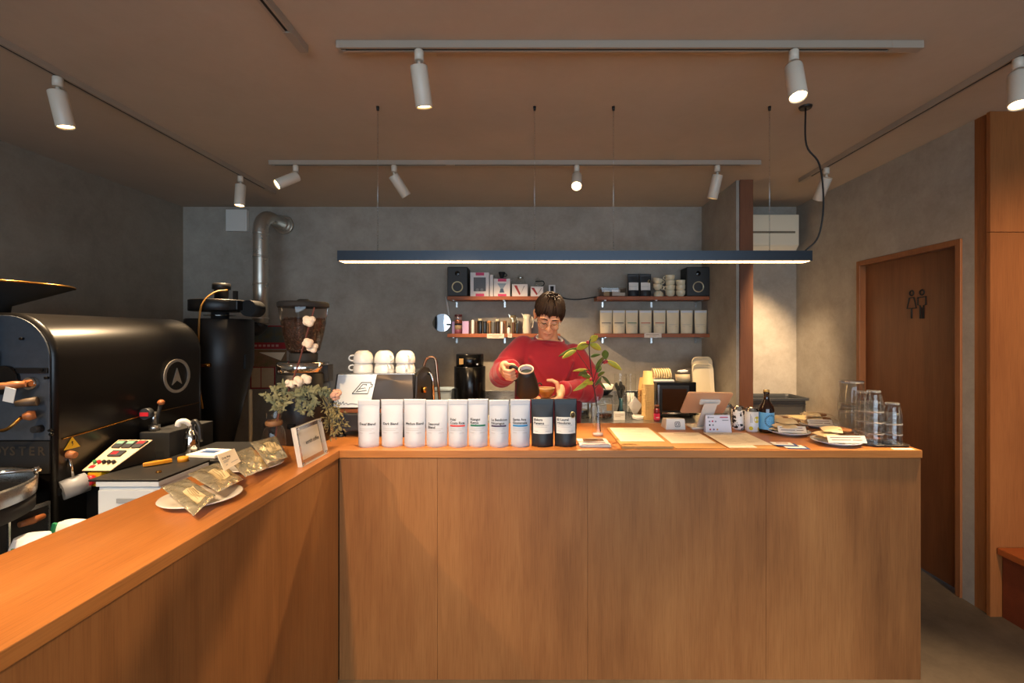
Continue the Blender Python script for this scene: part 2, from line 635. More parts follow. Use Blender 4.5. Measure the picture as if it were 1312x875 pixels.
# door: frame, leaf, pictogram, pull
dr = MB()
dr.box(XR - .012, XR + .12, D0, D0 + .035, 0, DH)
dr.box(XR - .012, XR + .12, D1 - .035, D1, 0, DH)
dr.box(XR - .012, XR + .12, D0 + .035, D1 - .035, DH - .035, DH)
dr = dr.build('door_1', M_frame, kind='structure', bevel=.003)
m = MB(); m.box(XR + .035, XR + .07, D0 + .038, D1 - .038, .012, DH - .038); m.build('door_leaf', M_door, dr)
XD = XR + .034
def dp(y, z):      # a point just proud of the leaf; y grows away from the camera
    return (XD, y, z)
m = MB()
def stroke(pts, r=.008):
    m.tube([dp(*p) for p in pts], r, 6)
def ring(cy, cz, r):
    stroke([(cy + r * math.cos(2 * math.pi * i / 16), cz + r * math.sin(2 * math.pi * i / 16)) for i in range(17)], .005)
yw, ym = 3.035, 2.945      # woman further from the camera, man nearer
def pz(py, y):
    return EYE - (py - VY) * y / FPX
yw = XR * FPX / (1161.5 - VX); ym = XR * FPX / (1174.5 - VX)
zt, zb = pz(372, yw), pz(408, yw)
H = zt - zb
ring(yw, zt - .018, .016)
stroke([(yw + .018, zt - .048), (yw - .018, zt - .048), (yw - .036, zt - H * .64), (yw + .036, zt - H * .64), (yw + .018, zt - .048)], .005)
stroke([(yw, zt - H * .64), (yw, zb)], .006)
zt2, zb2 = pz(371, ym), pz(408, ym)
ring(ym, zt2 - .018, .016)
stroke([(ym - .013, zb2), (ym - .013, zt2 - H * .55), (ym - .03, zt2 - H * .53), (ym - .03, zt2 - .048), (ym + .03, zt2 - .048), (ym + .03, zt2 - H * .53), (ym + .013, zt2 - H * .55), (ym + .013, zb2)], .005)
stroke([(ym, zt2 - H * .62), (ym, zb2)], .003)
m.build('pictogram', M_blackm, dr)
m = MB(); m.box(XD - .012, XD + .002, 2.675, 2.69, .83, 1.0); m.build('pull_handle', M_black, dr, bevel=.002)

# bench along the panelled wall
be = thing('wooden_bench', 'low reddish-brown wooden bench against the panelled wall beside the toilet door', 'bench', (2.46, 2.45, 0))
m = MB(); m.box(0, 1.8, -1.2, -.004, .335, .37); m.build('seat', wood('bench_top_wood', (150, 74, 32), (166, 86, 40), (180, 98, 50), 'x', rough=.4), be, bevel=.003)
m = MB(); m.box(.03, 1.8, -1.19, -.004, 0, .334); m.build('side_panel', M_bench, be)

# ------------------------------------------------------------------ ceiling tracks and spotlights
def track(name_label, p0, p1):
    """slotted lighting track on the ceiling from p0 to p1 (x, y)"""
    p0, p1 = Vector(p0), Vector(p1)
    L = (p1 - p0).length
    a = math.atan2(p1.y - p0.y, p1.x - p0.x)
    t = thing('lighting_track', name_label, 'track', (p0.x, p0.y, ZC), a, 'ceiling lighting tracks')
    b = MB()
    b.box(0, L, -.0165, -.006, -.030, -.0005); b.box(0, L, .006, .0165, -.030, -.0005); b.box(0, L, -.006, .006, -.012, -.0005)
    b.build('rail', M_track, t)
    b = MB(); b.box(.02, L - .13, -.0059, .0059, -.0285, -.0121); b.build('slot', M_slot, t)
    b = MB(); b.box(L - .125, L + .004, -.0175, .0175, -.0315, -.0008); b.build('feed_box', M_track, t, bevel=.001)
    b = MB(); b.box(-.012, 0.004, -.0175, .0175, -.0315, -.0008); b.build('end_cap', M_track, t, bevel=.001)
    return t
track('long white ceiling track above the counter front, carrying two spotlights', (-.787, 1.875), (1.571, 1.875))
track('white ceiling track further back, carrying four tilted spotlights', (-1.794, 3.15), (1.543, 3.15))
track('white ceiling track running back over the roaster by the left wall', (-2.14, -1.6), (-2.14, 3.79))
track('white ceiling track running back along the right wall towards the alcove', (2.03, -1.6), (2.03, 3.5))
track('short stub of white ceiling track at the top left, with no lamp in view', (-.945, -1.6), (-.945, 1.89))
j = MB(); j.box(-.03, .03, -.0178, .0178, -.0318, 0)
j.build('track_joint', M_track, loc=(px2x(577, 3.15), 3.15, ZC - .0005), label='small white joint cover midway along the back ceiling track', cat='cover')

def spot(x, y, aim, label, power=1.0, glow=1.0, size=62):
    t = thing('track_spotlight', label, 'spotlight', (x, y, ZC - .0315), 0, 'track spotlights')
    aim = Vector(aim).normalized()
    b = MB(); b.lathe([(.019, -.045), (.019, -.004), (.016, 0)], 16); b.build('adapter', M_lampw, t)
    b = MB(); b.cyl((0, 0, -.046), (0, 0, -.075), .008, segs=10); b.build('neck', M_lampw, t)
    q = aim.to_track_quat('Z', 'Y')
    piv = Vector((0, 0, -.078)) + aim * -.012
    body = MB(); body.M = Matrix.Translation(piv) @ q.to_matrix().to_4x4()
    body.lathe([(.0335, .0), (.0345, .004), (.0345, .155), (.0325, .158), (.031, .145), (.031, .141)], 28, cap1=False)
    body.build('lamp_body', M_lampw, t)
    ln = MB(); ln.M = Matrix.Translation(piv) @ q.to_matrix().to_4x4()
    ln.lathe([(.0312, .1415), (.0312, .1475), (.02, .149), (.0, .1495)], 24, cap1=False)
    ln.build('lens', M_lens, t)
    if power > 0:
        l = bpy.data.lights.new('spot_light', 'SPOT')
        l.energy = SPOT_W * power
        l.color = (1.0, .70, .40)
        l.spot_size = R(size)
        l.spot_blend = .75
        l.shadow_soft_size = .028
        lo = bpy.data.objects.new('spot_light', l)
        COL.objects.link(lo)
        lo.parent = t
        lo.location = piv + aim * .17
        lo.rotation_euler = (-aim).to_track_quat('Z', 'Y').to_euler()
    return t
spot(px2x(537, 1.875), 1.875, (.10, .22, -1), 'white spotlight on the front track above the row of white coffee bags', .75)
spot(px2x(1017, 1.875), 1.875, (-.06, -.34, -1), 'white spotlight on the front track, lit face turned to the room, by the cable rose', 1.2)
spot(-2.14, 2.07, (.16, .10, -1), 'large-looking white spotlight hanging over the drum roaster at far left', 1.3)
spot(-2.14, 3.36, (.02, -.12, -1), 'white spotlight over the black cyclone, above the white junction box', 1.0)
spot(px2x(379, 3.15), 3.15, (-.75, -.75, -.72), 'glaring spotlight swivelled to the front left at the left end of the back track', 1.0)
spot(px2x(505, 3.15), 3.15, (.52, .42, -.85), 'dim-faced spotlight tilted to the lower right on the back track', 1.0)
spot(px2x(739, 3.15), 3.15, (-.10, -.90, -.85), 'glaring spotlight facing the room above the person', 1.0)
spot(px2x(919, 3.15), 3.15, (-.16, .22, -1), 'white spotlight by the wooden pillar at the right end of the back track', .9)
spot(2.03, 3.195, (-.10, .65, -1), 'white spotlight on the right wall track beside the hanging black cord', 1.5)
spot(2.03, 1.93, (-.25, -.25, -1), 'glaring spotlight cut by the right edge of the picture, above the wood panelling', 1.5)

# pendant bar lamp
pb = thing('pendant_bar_light', 'long black linear pendant lamp hanging on thin wires over the counter', 'lamp', (.21, 2.40, 1.88))
XA, XB = px2x(432, 2.36) - .21, px2x(1041, 2.36) - .21
m = MB(); m.box(XA, XB, -.04, -.033, 0, .052); m.box(XA, XB, .033, .04, 0, .052); m.box(XA, XB, -.033, .033, .012, .052)
m.box(XA, XA + .006, -.033, .033, 0, .012); m.box(XB - .006, XB, -.033, .033, 0, .012)
m.build('housing', M_bar, pb)
m = MB(); m.box(XA + .007, XB - .007, -.0325, .0325, .0, .011); m.build('diffuser', M_led, pb)
for px in (484, 685, 786, 986):
    x = px2x(px, 2.40) - .21
    m = MB(); m.cyl((x, 0, .05), (x, 0, ZC - 1.88), .0011, segs=6); m.build('suspension_wire', M_steel, pb)
    m = MB(); m.cyl((x, 0, ZC - 1.88 - .022), (x, 0, ZC - 1.88 - .0005), .006, .008, segs=10); m.build('ceiling_fixing', M_black, pb)
    m = MB(); m.cyl((x, 0, .0515), (x, 0, .062), .006, .003, segs=10); m.build('bar_fixing', M_steel, pb)
x0, x1 = px2x(1032, 2.40) - .21, XB - .01
zc = ZC - 1.88
m = MB(); m.tube(spline([(x0, 0, zc - .005), (x0 + .005, -.0, zc - .2), (x0 + .06, -.02, .50), (x0 + .075, -.03, .30), (x0 + .055, -.02, .13), (x1 - .012, 0, .05)], 6), .0045, 8)
m.build('power_cord', M_black, pb)
m = MB(); m.lathe([(.028, -.012), (.032, -.004), (.032, -.0005)], 20, (x0, 0, zc)); m.build('ceiling_rose', M_black, pb)

# ------------------------------------------------------------------ L-shaped service counter
XC0, XC1 = -.847, 1.685
sc = thing('service_counter', 'long L-shaped plywood service counter with a flush wooden top', 'counter', (0, 2.0, 0))
CT = .034
m = MB(); m.box(-1.215, XC1, -.004, .61, 1.0 - CT, 1.0); m.build('countertop', M_oaktopx, sc, bevel=.002)
m = MB(); m.box(-1.215, XC0 + .004, -2.7, -.0045, 1.0 - CT, 1.0); m.build('countertop', M_oaktop, sc, bevel=.002)
xs = [XC0, -.42, .234, 1.01, XC1 - .001]
for a, b in zip(xs, xs[1:]):
    m = MB(); m.box(a + .0006, b - .0006, .004, .022, 0, 1.0 - CT - .003); m.build('front_panel', M_oak, sc)
ys = [-2.7, -1.75, -.916, -.0005]
for a, b in zip(ys, ys[1:]):
    m = MB(); m.box(XC0 - .018, XC0 - .002, a + .0006, b - .0006, 0, 1.0 - CT - .003); m.build('side_panel', M_oak, sc)
m = MB(); m.box(XC1 - .018, XC1, .0225, .60, 0, 1.0 - CT - .0005); m.build('end_panel', M_oak, sc)
m = MB(); m.box(-1.2, XC1 - .02, .585, .60, 0, 1.0 - CT - .0005); m.box(-1.205, -1.19, -2.7, .585, 0, 1.0 - CT - .0005); m.build('back_panel', M_oak, sc)
m = MB(); m.box(XC0 - .0175, XC1 - .02, .0225, .03, 0, 1.0 - CT - .0005); m.build('carcass', M_black, sc)

# stainless back counter
bc = thing('back_counter', 'stainless steel work counter along the back wall behind the person', 'counter', (0, 3.4, 0))
m = MB(); m.box(-2.0, 1.555, 0, YB - 3.4 - .002, .815, .85); m.build('worktop', M_steel, bc, bevel=.004)
m = MB(); m.box(-2.0, 1.555, YB - 3.4 - .022, YB - 3.4 - .002, .851, .985); m.build('splashback', M_steel, bc, bevel=.003)
for i in range(5):
    m = MB(); m.box(-1.98 + i * .705, -1.98 + (i + 1) * .705 - .006, .03, .05, .12, .80); m.build('door', M_steel, bc, bevel=.002)
m = MB(); m.box(-1.98, 1.54, .051, .86, .1, .814); m.build('carcass', M_plastic_d, bc)

# alcove worktop, bin, air conditioner
aw = thing('alcove_worktop', 'pale wooden worktop in the alcove between the pillar and the right wall', 'worktop', (1.69, 3.76, 0))
m = MB(); m.box(0, .745, 0, .515, .772, .812); m.build('top', wood('alcove_top_wood', (178, 150, 108), (192, 164, 120), (204, 178, 136), 'x', rough=.5), aw, bevel=.002)
m = MB(); m.box(0, .02, .02, .5, 0, .7715); m.box(.725, .745, .02, .5, 0, .7715); m.build('side_panel', M_oak, aw)
bn = thing('storage_tub', 'dark grey plastic tub with a flanged rim on the alcove worktop', 'tub', (2.03, 4.09, .812))
m = MB()
pr = [(1.0, .0), (1.0, .145)]
def rr(w, h, z, r=.03):
    return [(p[0], p[1], z) for p in rrect(w, h, r)]
m.loft([rr(.60, .27, 0), rr(.62, .29, .125), rr(.66, .33, .126), rr(.66, .33, .146), rr(.63, .30, .147), rr(.615, .285, .13), rr(.58, .25, .006)], True, True, smooth=False)
m.build('tub', M_plastic_d, bn, bevel=.002)
m = MB(); m.box(.29, .296, -.146, -.143, .0, .12); m.box(-.29, -.284, -.146, -.143, 0, .12); m.box(-.30, .30, -.149, -.143, .09, .096); m.build('rib', M_plastic_d, bn)
ac = thing('air_conditioner', 'cream wall-mounted air conditioner high in the alcove', 'air conditioner', (2.01, YB - .002, 2.24))
m = MB(); m.prism([(-.0, 0), (-.17, .0), (-.225, .05), (-.225, .32), (0, .32)], lambda a, b: (-.325, a, b), lambda a, b: (.325, a, b)); m.build('housing', pm('ac_white', (226, 214, 188), .4), ac, bevel=.006, recalc=False)
m = MB(); m.box(-.30, .29, -.2275, -.2255, .155, .172); m.build('intake_slot', pm('ac_slot', (110, 96, 76), .6), ac)
m = MB(); m.box(-.30, .30, -.231, -.2262, .18, .31); m.build('front_panel', MATS['ac_white'], ac, bevel=.002)
m = MB(); m.cbox((0, -.2, .022), (.6, .06, .004), Euler((R(-45), 0, 0)).to_matrix()); m.build('louvre', MATS['ac_white'], ac)

# white junction box, flue duct, wall calendars on the back wall
m = MB(); m.box(px2x(289, 4.24), px2x(316, 4.24), -.04, -.001, 0, .20)
jb = m.build('junction_box', M_white, loc=(0, YB, py2z(296, 4.24)), bevel=.004, label='square white junction box high on the back wall at left', cat='box')
m = MB(); m.box(px2x(291, 4.24), px2x(314, 4.24), -.044, -.0405, .012, .188); m.build('cover_plate', M_white, jb, bevel=.002)
du = thing('flue_duct', 'shiny metal flue duct rising behind the cyclone and elbowing into the wall', 'duct', (px2x(334, 3.9), 3.9, 1.6))
m = MB()
pts = [(0, 0, 0), (0, 0, .30), (0, 0, .60), (0, 0, .78)] + [(0, .14 - .14 * math.cos(a), .78 + .14 * math.sin(a)) for a in [R(15 * i) for i in range(1, 7)]] + [(0, .30, .92)]
m.tube(pts, .058, 24); m.build('pipe', M_galv, du)
for z in (.04, .33, .56, .76):
    m = MB(); m.lathe([(.059, z - .008), (.0625, z - .005), (.0625, z + .005), (.059, z + .008)], 24); m.build('seam_ring', M_galv, du)
m = MB(); m.cyl((0, .355, .92), (0, .378, .92), .085, segs=28); m.cyl((0, .30, .92), (0, .355, .92), .062, segs=24); m.build('wall_collar', M_galv, du)
m = MB(); m.tube(spline([(0, 0, .0), (-.02, -.02, -.05), (-.09, -.16, -.07), (-.10, -.34, -.03)], 5), .058, 20); m.build('lower_elbow', M_black, du)

def calendar(x0, x1, z0, z1, label, upper):
    t = thing('wall_calendar', label, 'calendar', ((x0 + x1) / 2, YB - .001, z0))
    w, h = (x1 - x0) / 2, z1 - z0
    mr = pm('calendar_red', (150, 34, 40), .7)
    m = MB(); m.box(-w, w, -.004, 0, 0, h); m.build('backing_sheet', mr, t)
    if upper:
        m = MB(); m.box(-w + .012, w - .012, -.0052, -.0042, .06, h - .012)
        m.build('picture', pm('calendar_picture', (96, 84, 46), .7, col2=(58, 78, 84), vscale=12, detail=6), t)
        m = MB()
        for k in range(7):
            m.box(-w + .02 + k * .04, -w + .045 + k * .04, -.0055, -.0042, .02, .04)
        m.build('lettering', pm('calendar_letter', (196, 150, 140), .8), t)
    else:
        for a, b in ((-w + .012, -.02), (-.012, w - .012)):
            m = MB(); m.box(a, b, -.0052, -.0042, .012, h - .016); m.build('date_sheet', pm('calendar_sheet', (196, 172, 140), .8, vary=.05, vscale=40), t)
    return t
calendar(px2x(318, YB), px2x(371, YB), py2z(447, YB), py2z(417, YB), 'red-bordered wall calendar with a green picture, upper of the pair beside the duct', True)
calendar(px2x(321, YB), px2x(353, YB), py2z(498, YB), py2z(469, YB), 'red-framed calendar with two cream date sheets, lower of the pair behind the grinder', False)
m = MB()
m.quad((0, -.012, 0), (.30, -.012, .0), (.30, -.002, .16), (0, -.002, .16))
tornsheet = MB(); tornsheet.box(0, .30, -.006, -.001, 0, .16)
ts = tornsheet.build('picture_sheet', pm('sheet_mixed', (150, 104, 84), .8, col2=(110, 100, 60), vscale=14, detail=6), loc=(px2x(326, YB), YB, py2z(470, YB)), label='curling picture sheet pinned between the two red calendars', cat='poster')
m.bm.free()
m = MB(); m.prism([(.05, .135), (.29, .135), (.25, .06)], lambda a, b: (a, -.012, b), lambda a, b: (a, -.0065, b)); m.build('turned_flap', M_creamp, ts)
# ------------------------------------------------------------------ drum roaster at far left
RX, RY0, RY1, RZ = -2.08, 2.0, 2.88, 1.597
ro = thing('drum_roaster', 'big black drum coffee roaster with a rounded top and a ring emblem on its side', 'coffee roaster', (-2.5, RY0, 0))
hw = .42                                      # half width
def arch(w, zt, r, z0, n=12):
    o = [(w, z0)]
    o += [(w - r + r * math.cos(R(90 * i / n)), zt - r + r * math.sin(R(90 * i / n))) for i in range(n + 1)]
    o += [(-w + r - r * math.sin(R(90 * i / n)), zt - r + r * math.cos(R(90 * i / n))) for i in range(n + 1)]
    o += [(-w, z0)]
    return o
M_roast = pm('roaster_black', (26, 24, 23), .30, vary=.1, vscale=20, metal=.35)
m = MB()
oa, ob = arch(hw, RZ, .2, .30), arch(hw - .02, RZ - .02, .19, .30)
rings = [[(a, y, b) for a, b in o] for o, y in ((ob, -.004), (oa, .006), (oa, .02), (oa, RY1 - RY0 - .02), (oa, RY1 - RY0 - .004), (ob, RY1 - RY0))]
m.loft(rings); m.build('drum_housing', M_roast, ro)
m = MB()
m.loft([[(a, y, b) for a, b in arch(hw - .012, RZ - .012, .192, 1.045)] for y in (-.012, -.005)], smooth=False)
m.build('front_plate', M_slate, ro, bevel=.002)
m = MB(); m.box(-hw + .02, hw - .014, -.020, -.0125, py2z(478, 2) , py2z(471, 2)); m.build('cross_bar', M_black, ro, bevel=.001)
m = MB(); m.box(-.24, .195, -.03, -.0125, py2z(474, 2) + .02, RZ - .02); m.build('chute_cover', M_blackm, ro, bevel=.003)
m = MB(); m.box(.172, .205, -.034, -.0302, py2z(478, 2), py2z(450, 2)); m.build('hinge_plate', M_slate, ro, bevel=.002)
for px, py in ((29, 434), (61, 484), (20, 474), (56, 474), (66, 551), (52, 549), (67, 556)):
    p = at(px, py, 1.985) - Vector((-2.5, RY0, 0))
    m = MB(); m.cyl((p.x, -.0205 if py in (474,) else -.0125, p.z), (p.x, -.026, p.z), .006, segs=10); m.build('bolt', M_blackg, ro)
m = MB(); m.box(-hw + .01, hw - .012, -.014, -.005, .90, 1.040); m.build('name_plate', M_blackm, ro, bevel=.002)
m = MB()
zl = py2z(583.5, 1.98)
for ch, px in (('O', -6), ('Y', 5), ('S', 14.5), ('T', 27), ('E', 39.5), ('R', 52)):
    x = px2x(px, 1.98) + 2.5
    m.text(ch, .052, lambda a, b, x=x: (x + a, -.0156, zl + b), 'c', bold=True)
m.build('lettering', pm('cast_letter', (92, 80, 66), .4, metal=.6), ro)
# emblem ring and arrow on the right side
ye, ze = RX * FPX / (226 - VX) - RY0, None
ze = py2z(481.5, ye + RY0)
m = MB()
m.M = Matrix.Translation((hw + .0015, ye, ze)) @ Matrix.Rotation(R(90), 4, 'Y')
m.lathe([(.098, 0), (.098, .006), (.082, .006), (.082, 0)], 40, cap0=False, cap1=False, smooth=False)
m.build('emblem_ring', pm('emblem_silver', (176, 168, 156), .4, metal=.6), ro)
m = MB()
m.prism([(0, .045), (.036, -.05), (0, -.026), (-.036, -.05)], lambda a, b: (hw + .001, ye + a, ze + b), lambda a, b: (hw + .006, ye + a, ze + b))
m.build('emblem_arrow', MATS['emblem_silver'], ro)
# warning triangle on the side
yt = RX * FPX / (92 - VX) - RY0; zt = py2z(567, yt + RY0)
m = MB(); m.prism([(0, .026), (.036, -.026), (-.036, -.026)], lambda a, b: (hw + .001, yt + a, zt + b), lambda a, b: (hw + .003, yt + a, zt + b)); m.build('warning_triangle', M_yellow, ro)
m = MB(); m.prism([(-.003, .008), (.004, .004), (0, -.002), (.004, -.005), (-.002, -.016), (0, -.006), (-.004, -.002)], lambda a, b: (hw + .0031, yt + a, zt + b), lambda a, b: (hw + .0036, yt + a, zt + b)); m.build('warning_mark', M_ink, ro)
# lower side seam line
m = MB(); m.tube([(hw + .002, .03, 1.04), (hw + .002, .5, 1.075), (hw + .002, .86, 1.08)], .003, 6); m.build('side_seam', M_brass, ro)
# legs / base
m = MB(); m.box(-hw + .03, hw - .03, .04, RY1 - RY0 - .04, .08, .30); m.build('base_cabinet', M_black, ro)
for x in (-.36, .36):
    for y in (.08, .80):
        m = MB(); m.cyl((x, y, 0), (x, y, .08), .03); m.build('foot', M_black, ro)
# sampling levers on the front plate
def loc(px, py, d):
    return at(px, py, d) - Vector((-2.5, RY0, 0))
M_knob = wood('handle_wood', (134, 76, 40), (160, 96, 54), (184, 118, 72), 'x', rough=.4)
a, b = loc(-14, 496, 1.90), loc(33, 492, 1.955)
m = MB(); m.tube([b, b + (a - b) * .35, b + (a - b) * .55, a], [.012, .017, .014, .017], 12); m.build('trier_handle', M_knob, ro)
p = loc(37, 491.5, 1.97)
m = MB(); m.cyl((p.x, -.013, p.z), (p.x, -.034, p.z), .028, .026, 24); m.build('trier_collar', M_chrome, ro)
m = MB(); t0 = loc(16, 496, 1.925); m.cbox((t0.x + .01, t0.y - .02, t0.z - .03), (.045, .002, .06), Euler((0, R(12), 0)).to_matrix()); m.build('paper_tag', M_paper, ro)
a, b = loc(20, 517, 1.93), loc(48, 514, 1.96)
m = MB(); m.tube([a, (a + b) / 2, b], [.012, .017, .019], 12); m.build('spare_handle', pm('worn_wood', (84, 66, 48), .6), ro)
pts = [loc(-10, 551, 1.90), loc(6, 551, 1.90), loc(18, 543, 1.91), loc(28, 534, 1.93)]
m = MB(); m.tube(spline(pts, 4), .007, 8); m.build('door_lever', M_brass, ro)
a, b = loc(29, 534, 1.93), loc(46, 531, 1.955)
m = MB(); m.tube([a, (a + b) / 2, b], [.012, .021, .016], 12); m.build('door_lever_grip', M_knob, ro)
m = MB(); p = loc(52, 549, 1.985); m.cyl((p.x, -.0125, p.z), (p.x, -.045, p.z), .016, .014, 14); m.build('stop_button', M_blackm, ro)
a = loc(4, 487, 1.975)
m = MB(); m.cyl((a.x, -.012, a.z), (a.x, -.03, a.z), .062, segs=28); m.build('sight_glass', M_blackg, ro)
# inlet hopper
hp = MB()
hc = Vector((-2.56 + 2.5, .16, 0))
hp.lathe([(.07, RZ - .006), (.075, RZ + .04), (.285, py2z(366, 2.15)), (.292, py2z(365, 2.15) + .003), (.284, py2z(365, 2.15) + .006), (.06, RZ + .05)], 48, (hc.x, hc.y, 0))
hp.build('inlet_hopper', M_blackm, ro)
m = MB(); m.lathe([(.2935, 1.7325), (.2955, 1.7365), (.2915, 1.741)], 48, (hc.x, hc.y, 0), cap0=False, cap1=False); m.build('hopper_rim', M_brass, ro)
# side lever with a wooden knob and the gear motor it turns
a, b = loc(88, 582, 2.06), loc(94, 612, 2.06)
m = MB(); m.tube([a, b], .005, 8); m.build('gate_rod', M_chrome, ro)
m = MB(); m.tube([a + Vector((-.024, 0, .002)), a, a + Vector((.03, 0, -.004))], [.012, .019, .014], 12); m.build('gate_knob', M_knob, ro)
c = loc(92, 624, 2.06)
m = MB(); m.cyl(c + Vector((-.012, -.035, -.005)), c + Vector((.03, .04, .012)), .043, segs=24); m.build('gear_motor', pm('motor_grey', (150, 154, 162), .45), ro)
m = MB(); m.cbox(c + Vector((-.012, -.045, -.005)), (.022, .006, .03), Euler((0, R(20), R(20))).to_matrix()); m.build('motor_label', M_black, ro)
# emergency stop
c = loc(121, 614.5, 2.1)
m = MB(); m.box(c.x - .035, c.x + .028, c.y, c.y + .05, c.z - .032, c.z + .032); m.build('stop_box', M_yellow, ro, bevel=.006)
m = MB(); m.cyl(c + Vector((-.006, .001, 0)), c + Vector((-.012, -.022, 0)), .022, .024, 20); m.build('stop_mushroom', M_red, ro)
m = MB(); m.box(hw + .001, c.x + .06, c.y + .04, c.y + .08, c.z - .5, c.z - .033); m.build('stop_bracket', M_black, ro)
# sloping control console on the right side
cs = MB()
c0, c1 = loc(104.6, 604, 2.10), loc(141.5, 604, 2.10)
c2, c3 = loc(196.5, 564, 2.285), loc(152, 564, 2.285)
M_con = M_black
cs.loft([[c0 + Vector((0, 0, .0005)), c1 + Vector((0, 0, .0005)), (c2.x, c2.y + .02, c0.z + .0005), (c3.x, c3.y + .02, c0.z + .0005)], [c0, c1, c2, c3]], smooth=False)
cs.build('console_body', M_con, ro)
nrm = (c1 - c0).cross(c3 - c0).normalized()
def cp(u, v, h=.0):
    return (c0 * (1 - u) + c1 * u) * (1 - v) + (c3 * (1 - u) + c2 * u) * v + nrm * h
m = MB(); m.loft([[cp(0.01, .01, .001), cp(.99, .01, .001), cp(.99, .99, .001), cp(.01, .99, .001)], [cp(0.01, .01, .004), cp(.99, .01, .004), cp(.99, .99, .004), cp(.01, .99, .004)]], smooth=False); m.build('console_face', M_cream, ro)
def patch(u0, u1, v0, v1, h0, h1, name, mat):
    m = MB(); m.loft([[cp(u0, v0, h0), cp(u1, v0, h0), cp(u1, v1, h0), cp(u0, v1, h0)], [cp(u0, v0, h1), cp(u1, v0, h1), cp(u1, v1, h1), cp(u0, v1, h1)]], smooth=False); return m.build(name, mat, ro)
M_redlcd = pm('red_digits', (150, 30, 38), .4, emit=(255, 40, 50), estr=.25)
M_grnlcd = pm('green_digits', (120, 170, 140), .4, emit=(120, 200, 150), estr=.25)
for u0, u1, lc in ((.10, .35, M_grnlcd), (.40, .65, M_grnlcd), (.70, .96, M_redlcd)):
    patch(u0, u1, .71, .93, .0042, .012, 'controller', M_plastic_d)
    patch(u0 + .03, u1 - .03, .82, .90, .0122, .0127, 'controller_display', lc)
patch(.30, .70, .43, .60, .0042, .012, 'timer', M_plastic_d)
patch(.36, .54, .47, .56, .0122, .0127, 'timer_display', M_redlcd)
for i, (u, mt) in enumerate(((.16, pm('green_button', (60, 130, 70), .4)), (.30, M_red), (.46, M_black), (.62, M_black), (.78, M_black))):
    c = cp(u, .24, .0042)
    m = MB(); m.cyl(c, c + nrm * .014, .009, .007, 12); m.build('switch', mt, ro)
patch(.12, .3, .08, .16, .0042, .006, 'red_label', M_red)
# black burner box behind the console, with pipe, gauge and lever
bx = loc(237, 560, 2.42)
m = MB(); m.box(.425, .585, .42, .75, .80, py2z(554, 2.42)); m.build('burner_box', M_blackm, ro, bevel=.004)
zb = py2z(554, 2.42)
p = loc(198, 562, 2.47)
m = MB(); m.cyl((p.x, .47, zb), (p.x, .47, zb + .03), .026, segs=18); m.cyl((p.x - .003, .47, zb + .03), (p.x - .003, .47, zb + .10), .013, segs=14); m.build('gauge_pipe', M_steel, ro)
g = loc(188, 530, 2.44)
m = MB(); m.cyl((g.x, .425, g.z), (g.x, .455, g.z), .029, segs=28); m.build('digital_gauge', M_plastic_d, ro)
m = MB(); m.box(g.x - .022, g.x + .022, .4215, .4245, g.z - .011, g.z + .009); m.build('gauge_display', M_redlcd, ro)
m = MB(); m.tube([loc(199, 548, 2.48), loc(203, 530, 2.48), loc(206, 517, 2.48)], .009, 10); m.build('lever_arm', M_blackm, ro)
m = MB(); m.ell(loc(206.5, 515.5, 2.47), (.017, .017, .015)); m.build('lever_knob', M_knob, ro)

# cooling tray in front of the roaster and the chaff box
ct = thing('cooling_tray', 'round steel-rimmed cooling tray below the front of the roaster', 'cooling tray', (-2.27, 1.63, 0))
m = MB(); m.lathe([(.33, .802), (.345, .81), (.345, .87), (.33, .87), (.33, .83), (.0, .83)], 56, cap1=False); m.build('tray_drum', M_blackm, ct)
m = MB(); m.lathe([(.349, .87), (.353, .925), (.345, .935), (.34, .925), (.34, .87)], 64, cap0=False, cap1=False); m.build('tray_rim', M_steel, ct)
m = MB(); m.lathe([(.06, .0), (.05, .02), (.04, .78), (.08, .801)], 28, (-.16, .05, 0)); m.build('pedestal', M_black, ct)
m = MB(); m.tube([(-.3, .12, .945), (.0, .17, .945), (.255, .25, .95)], .007, 8); m.build('stirrer_arm', M_chrome, ct)
m = MB(); m.cyl((.245, .245, .935), (.245, .245, .965), .008, segs=10); m.build('arm_knob', M_chrome, ct)
cb = thing('chaff_box', 'dark chaff collecting box with bright metal edges low at far left', 'box', (-2.06, 1.40, 0))
m = MB(); m.box(-.095, 0, .2, .555, .12, .784); m.build('box_body', M_blackm, cb, bevel=.004)
m = MB()
for z in (.780,):
    m.box(-.008, .004, .405, .559, z, z + .014)
m.box(-.008, .004, .403, .41, .2, .78); m.box(-.008, .004, .552, .559, .2, .78); m.box(-.095, .004, .197, .403, .78, .794)
m.build('edge_frame', M_steel, cb)
p = at(43, 652, 1.93) - Vector((-2.06, 1.40, 0))
m = MB(); m.tube([(.015, .43, .745), (.022, .47, .745), (.015, .52, .745)], [.011, .015, .011], 12); m.build('wooden_grip', M_knob, cb)
for x in (-.07, -.03):
    for y in (.25, .5):
        m = MB(); m.cyl((x, y, 0), (x, y, .12), .02); m.build('caster', M_black, cb)

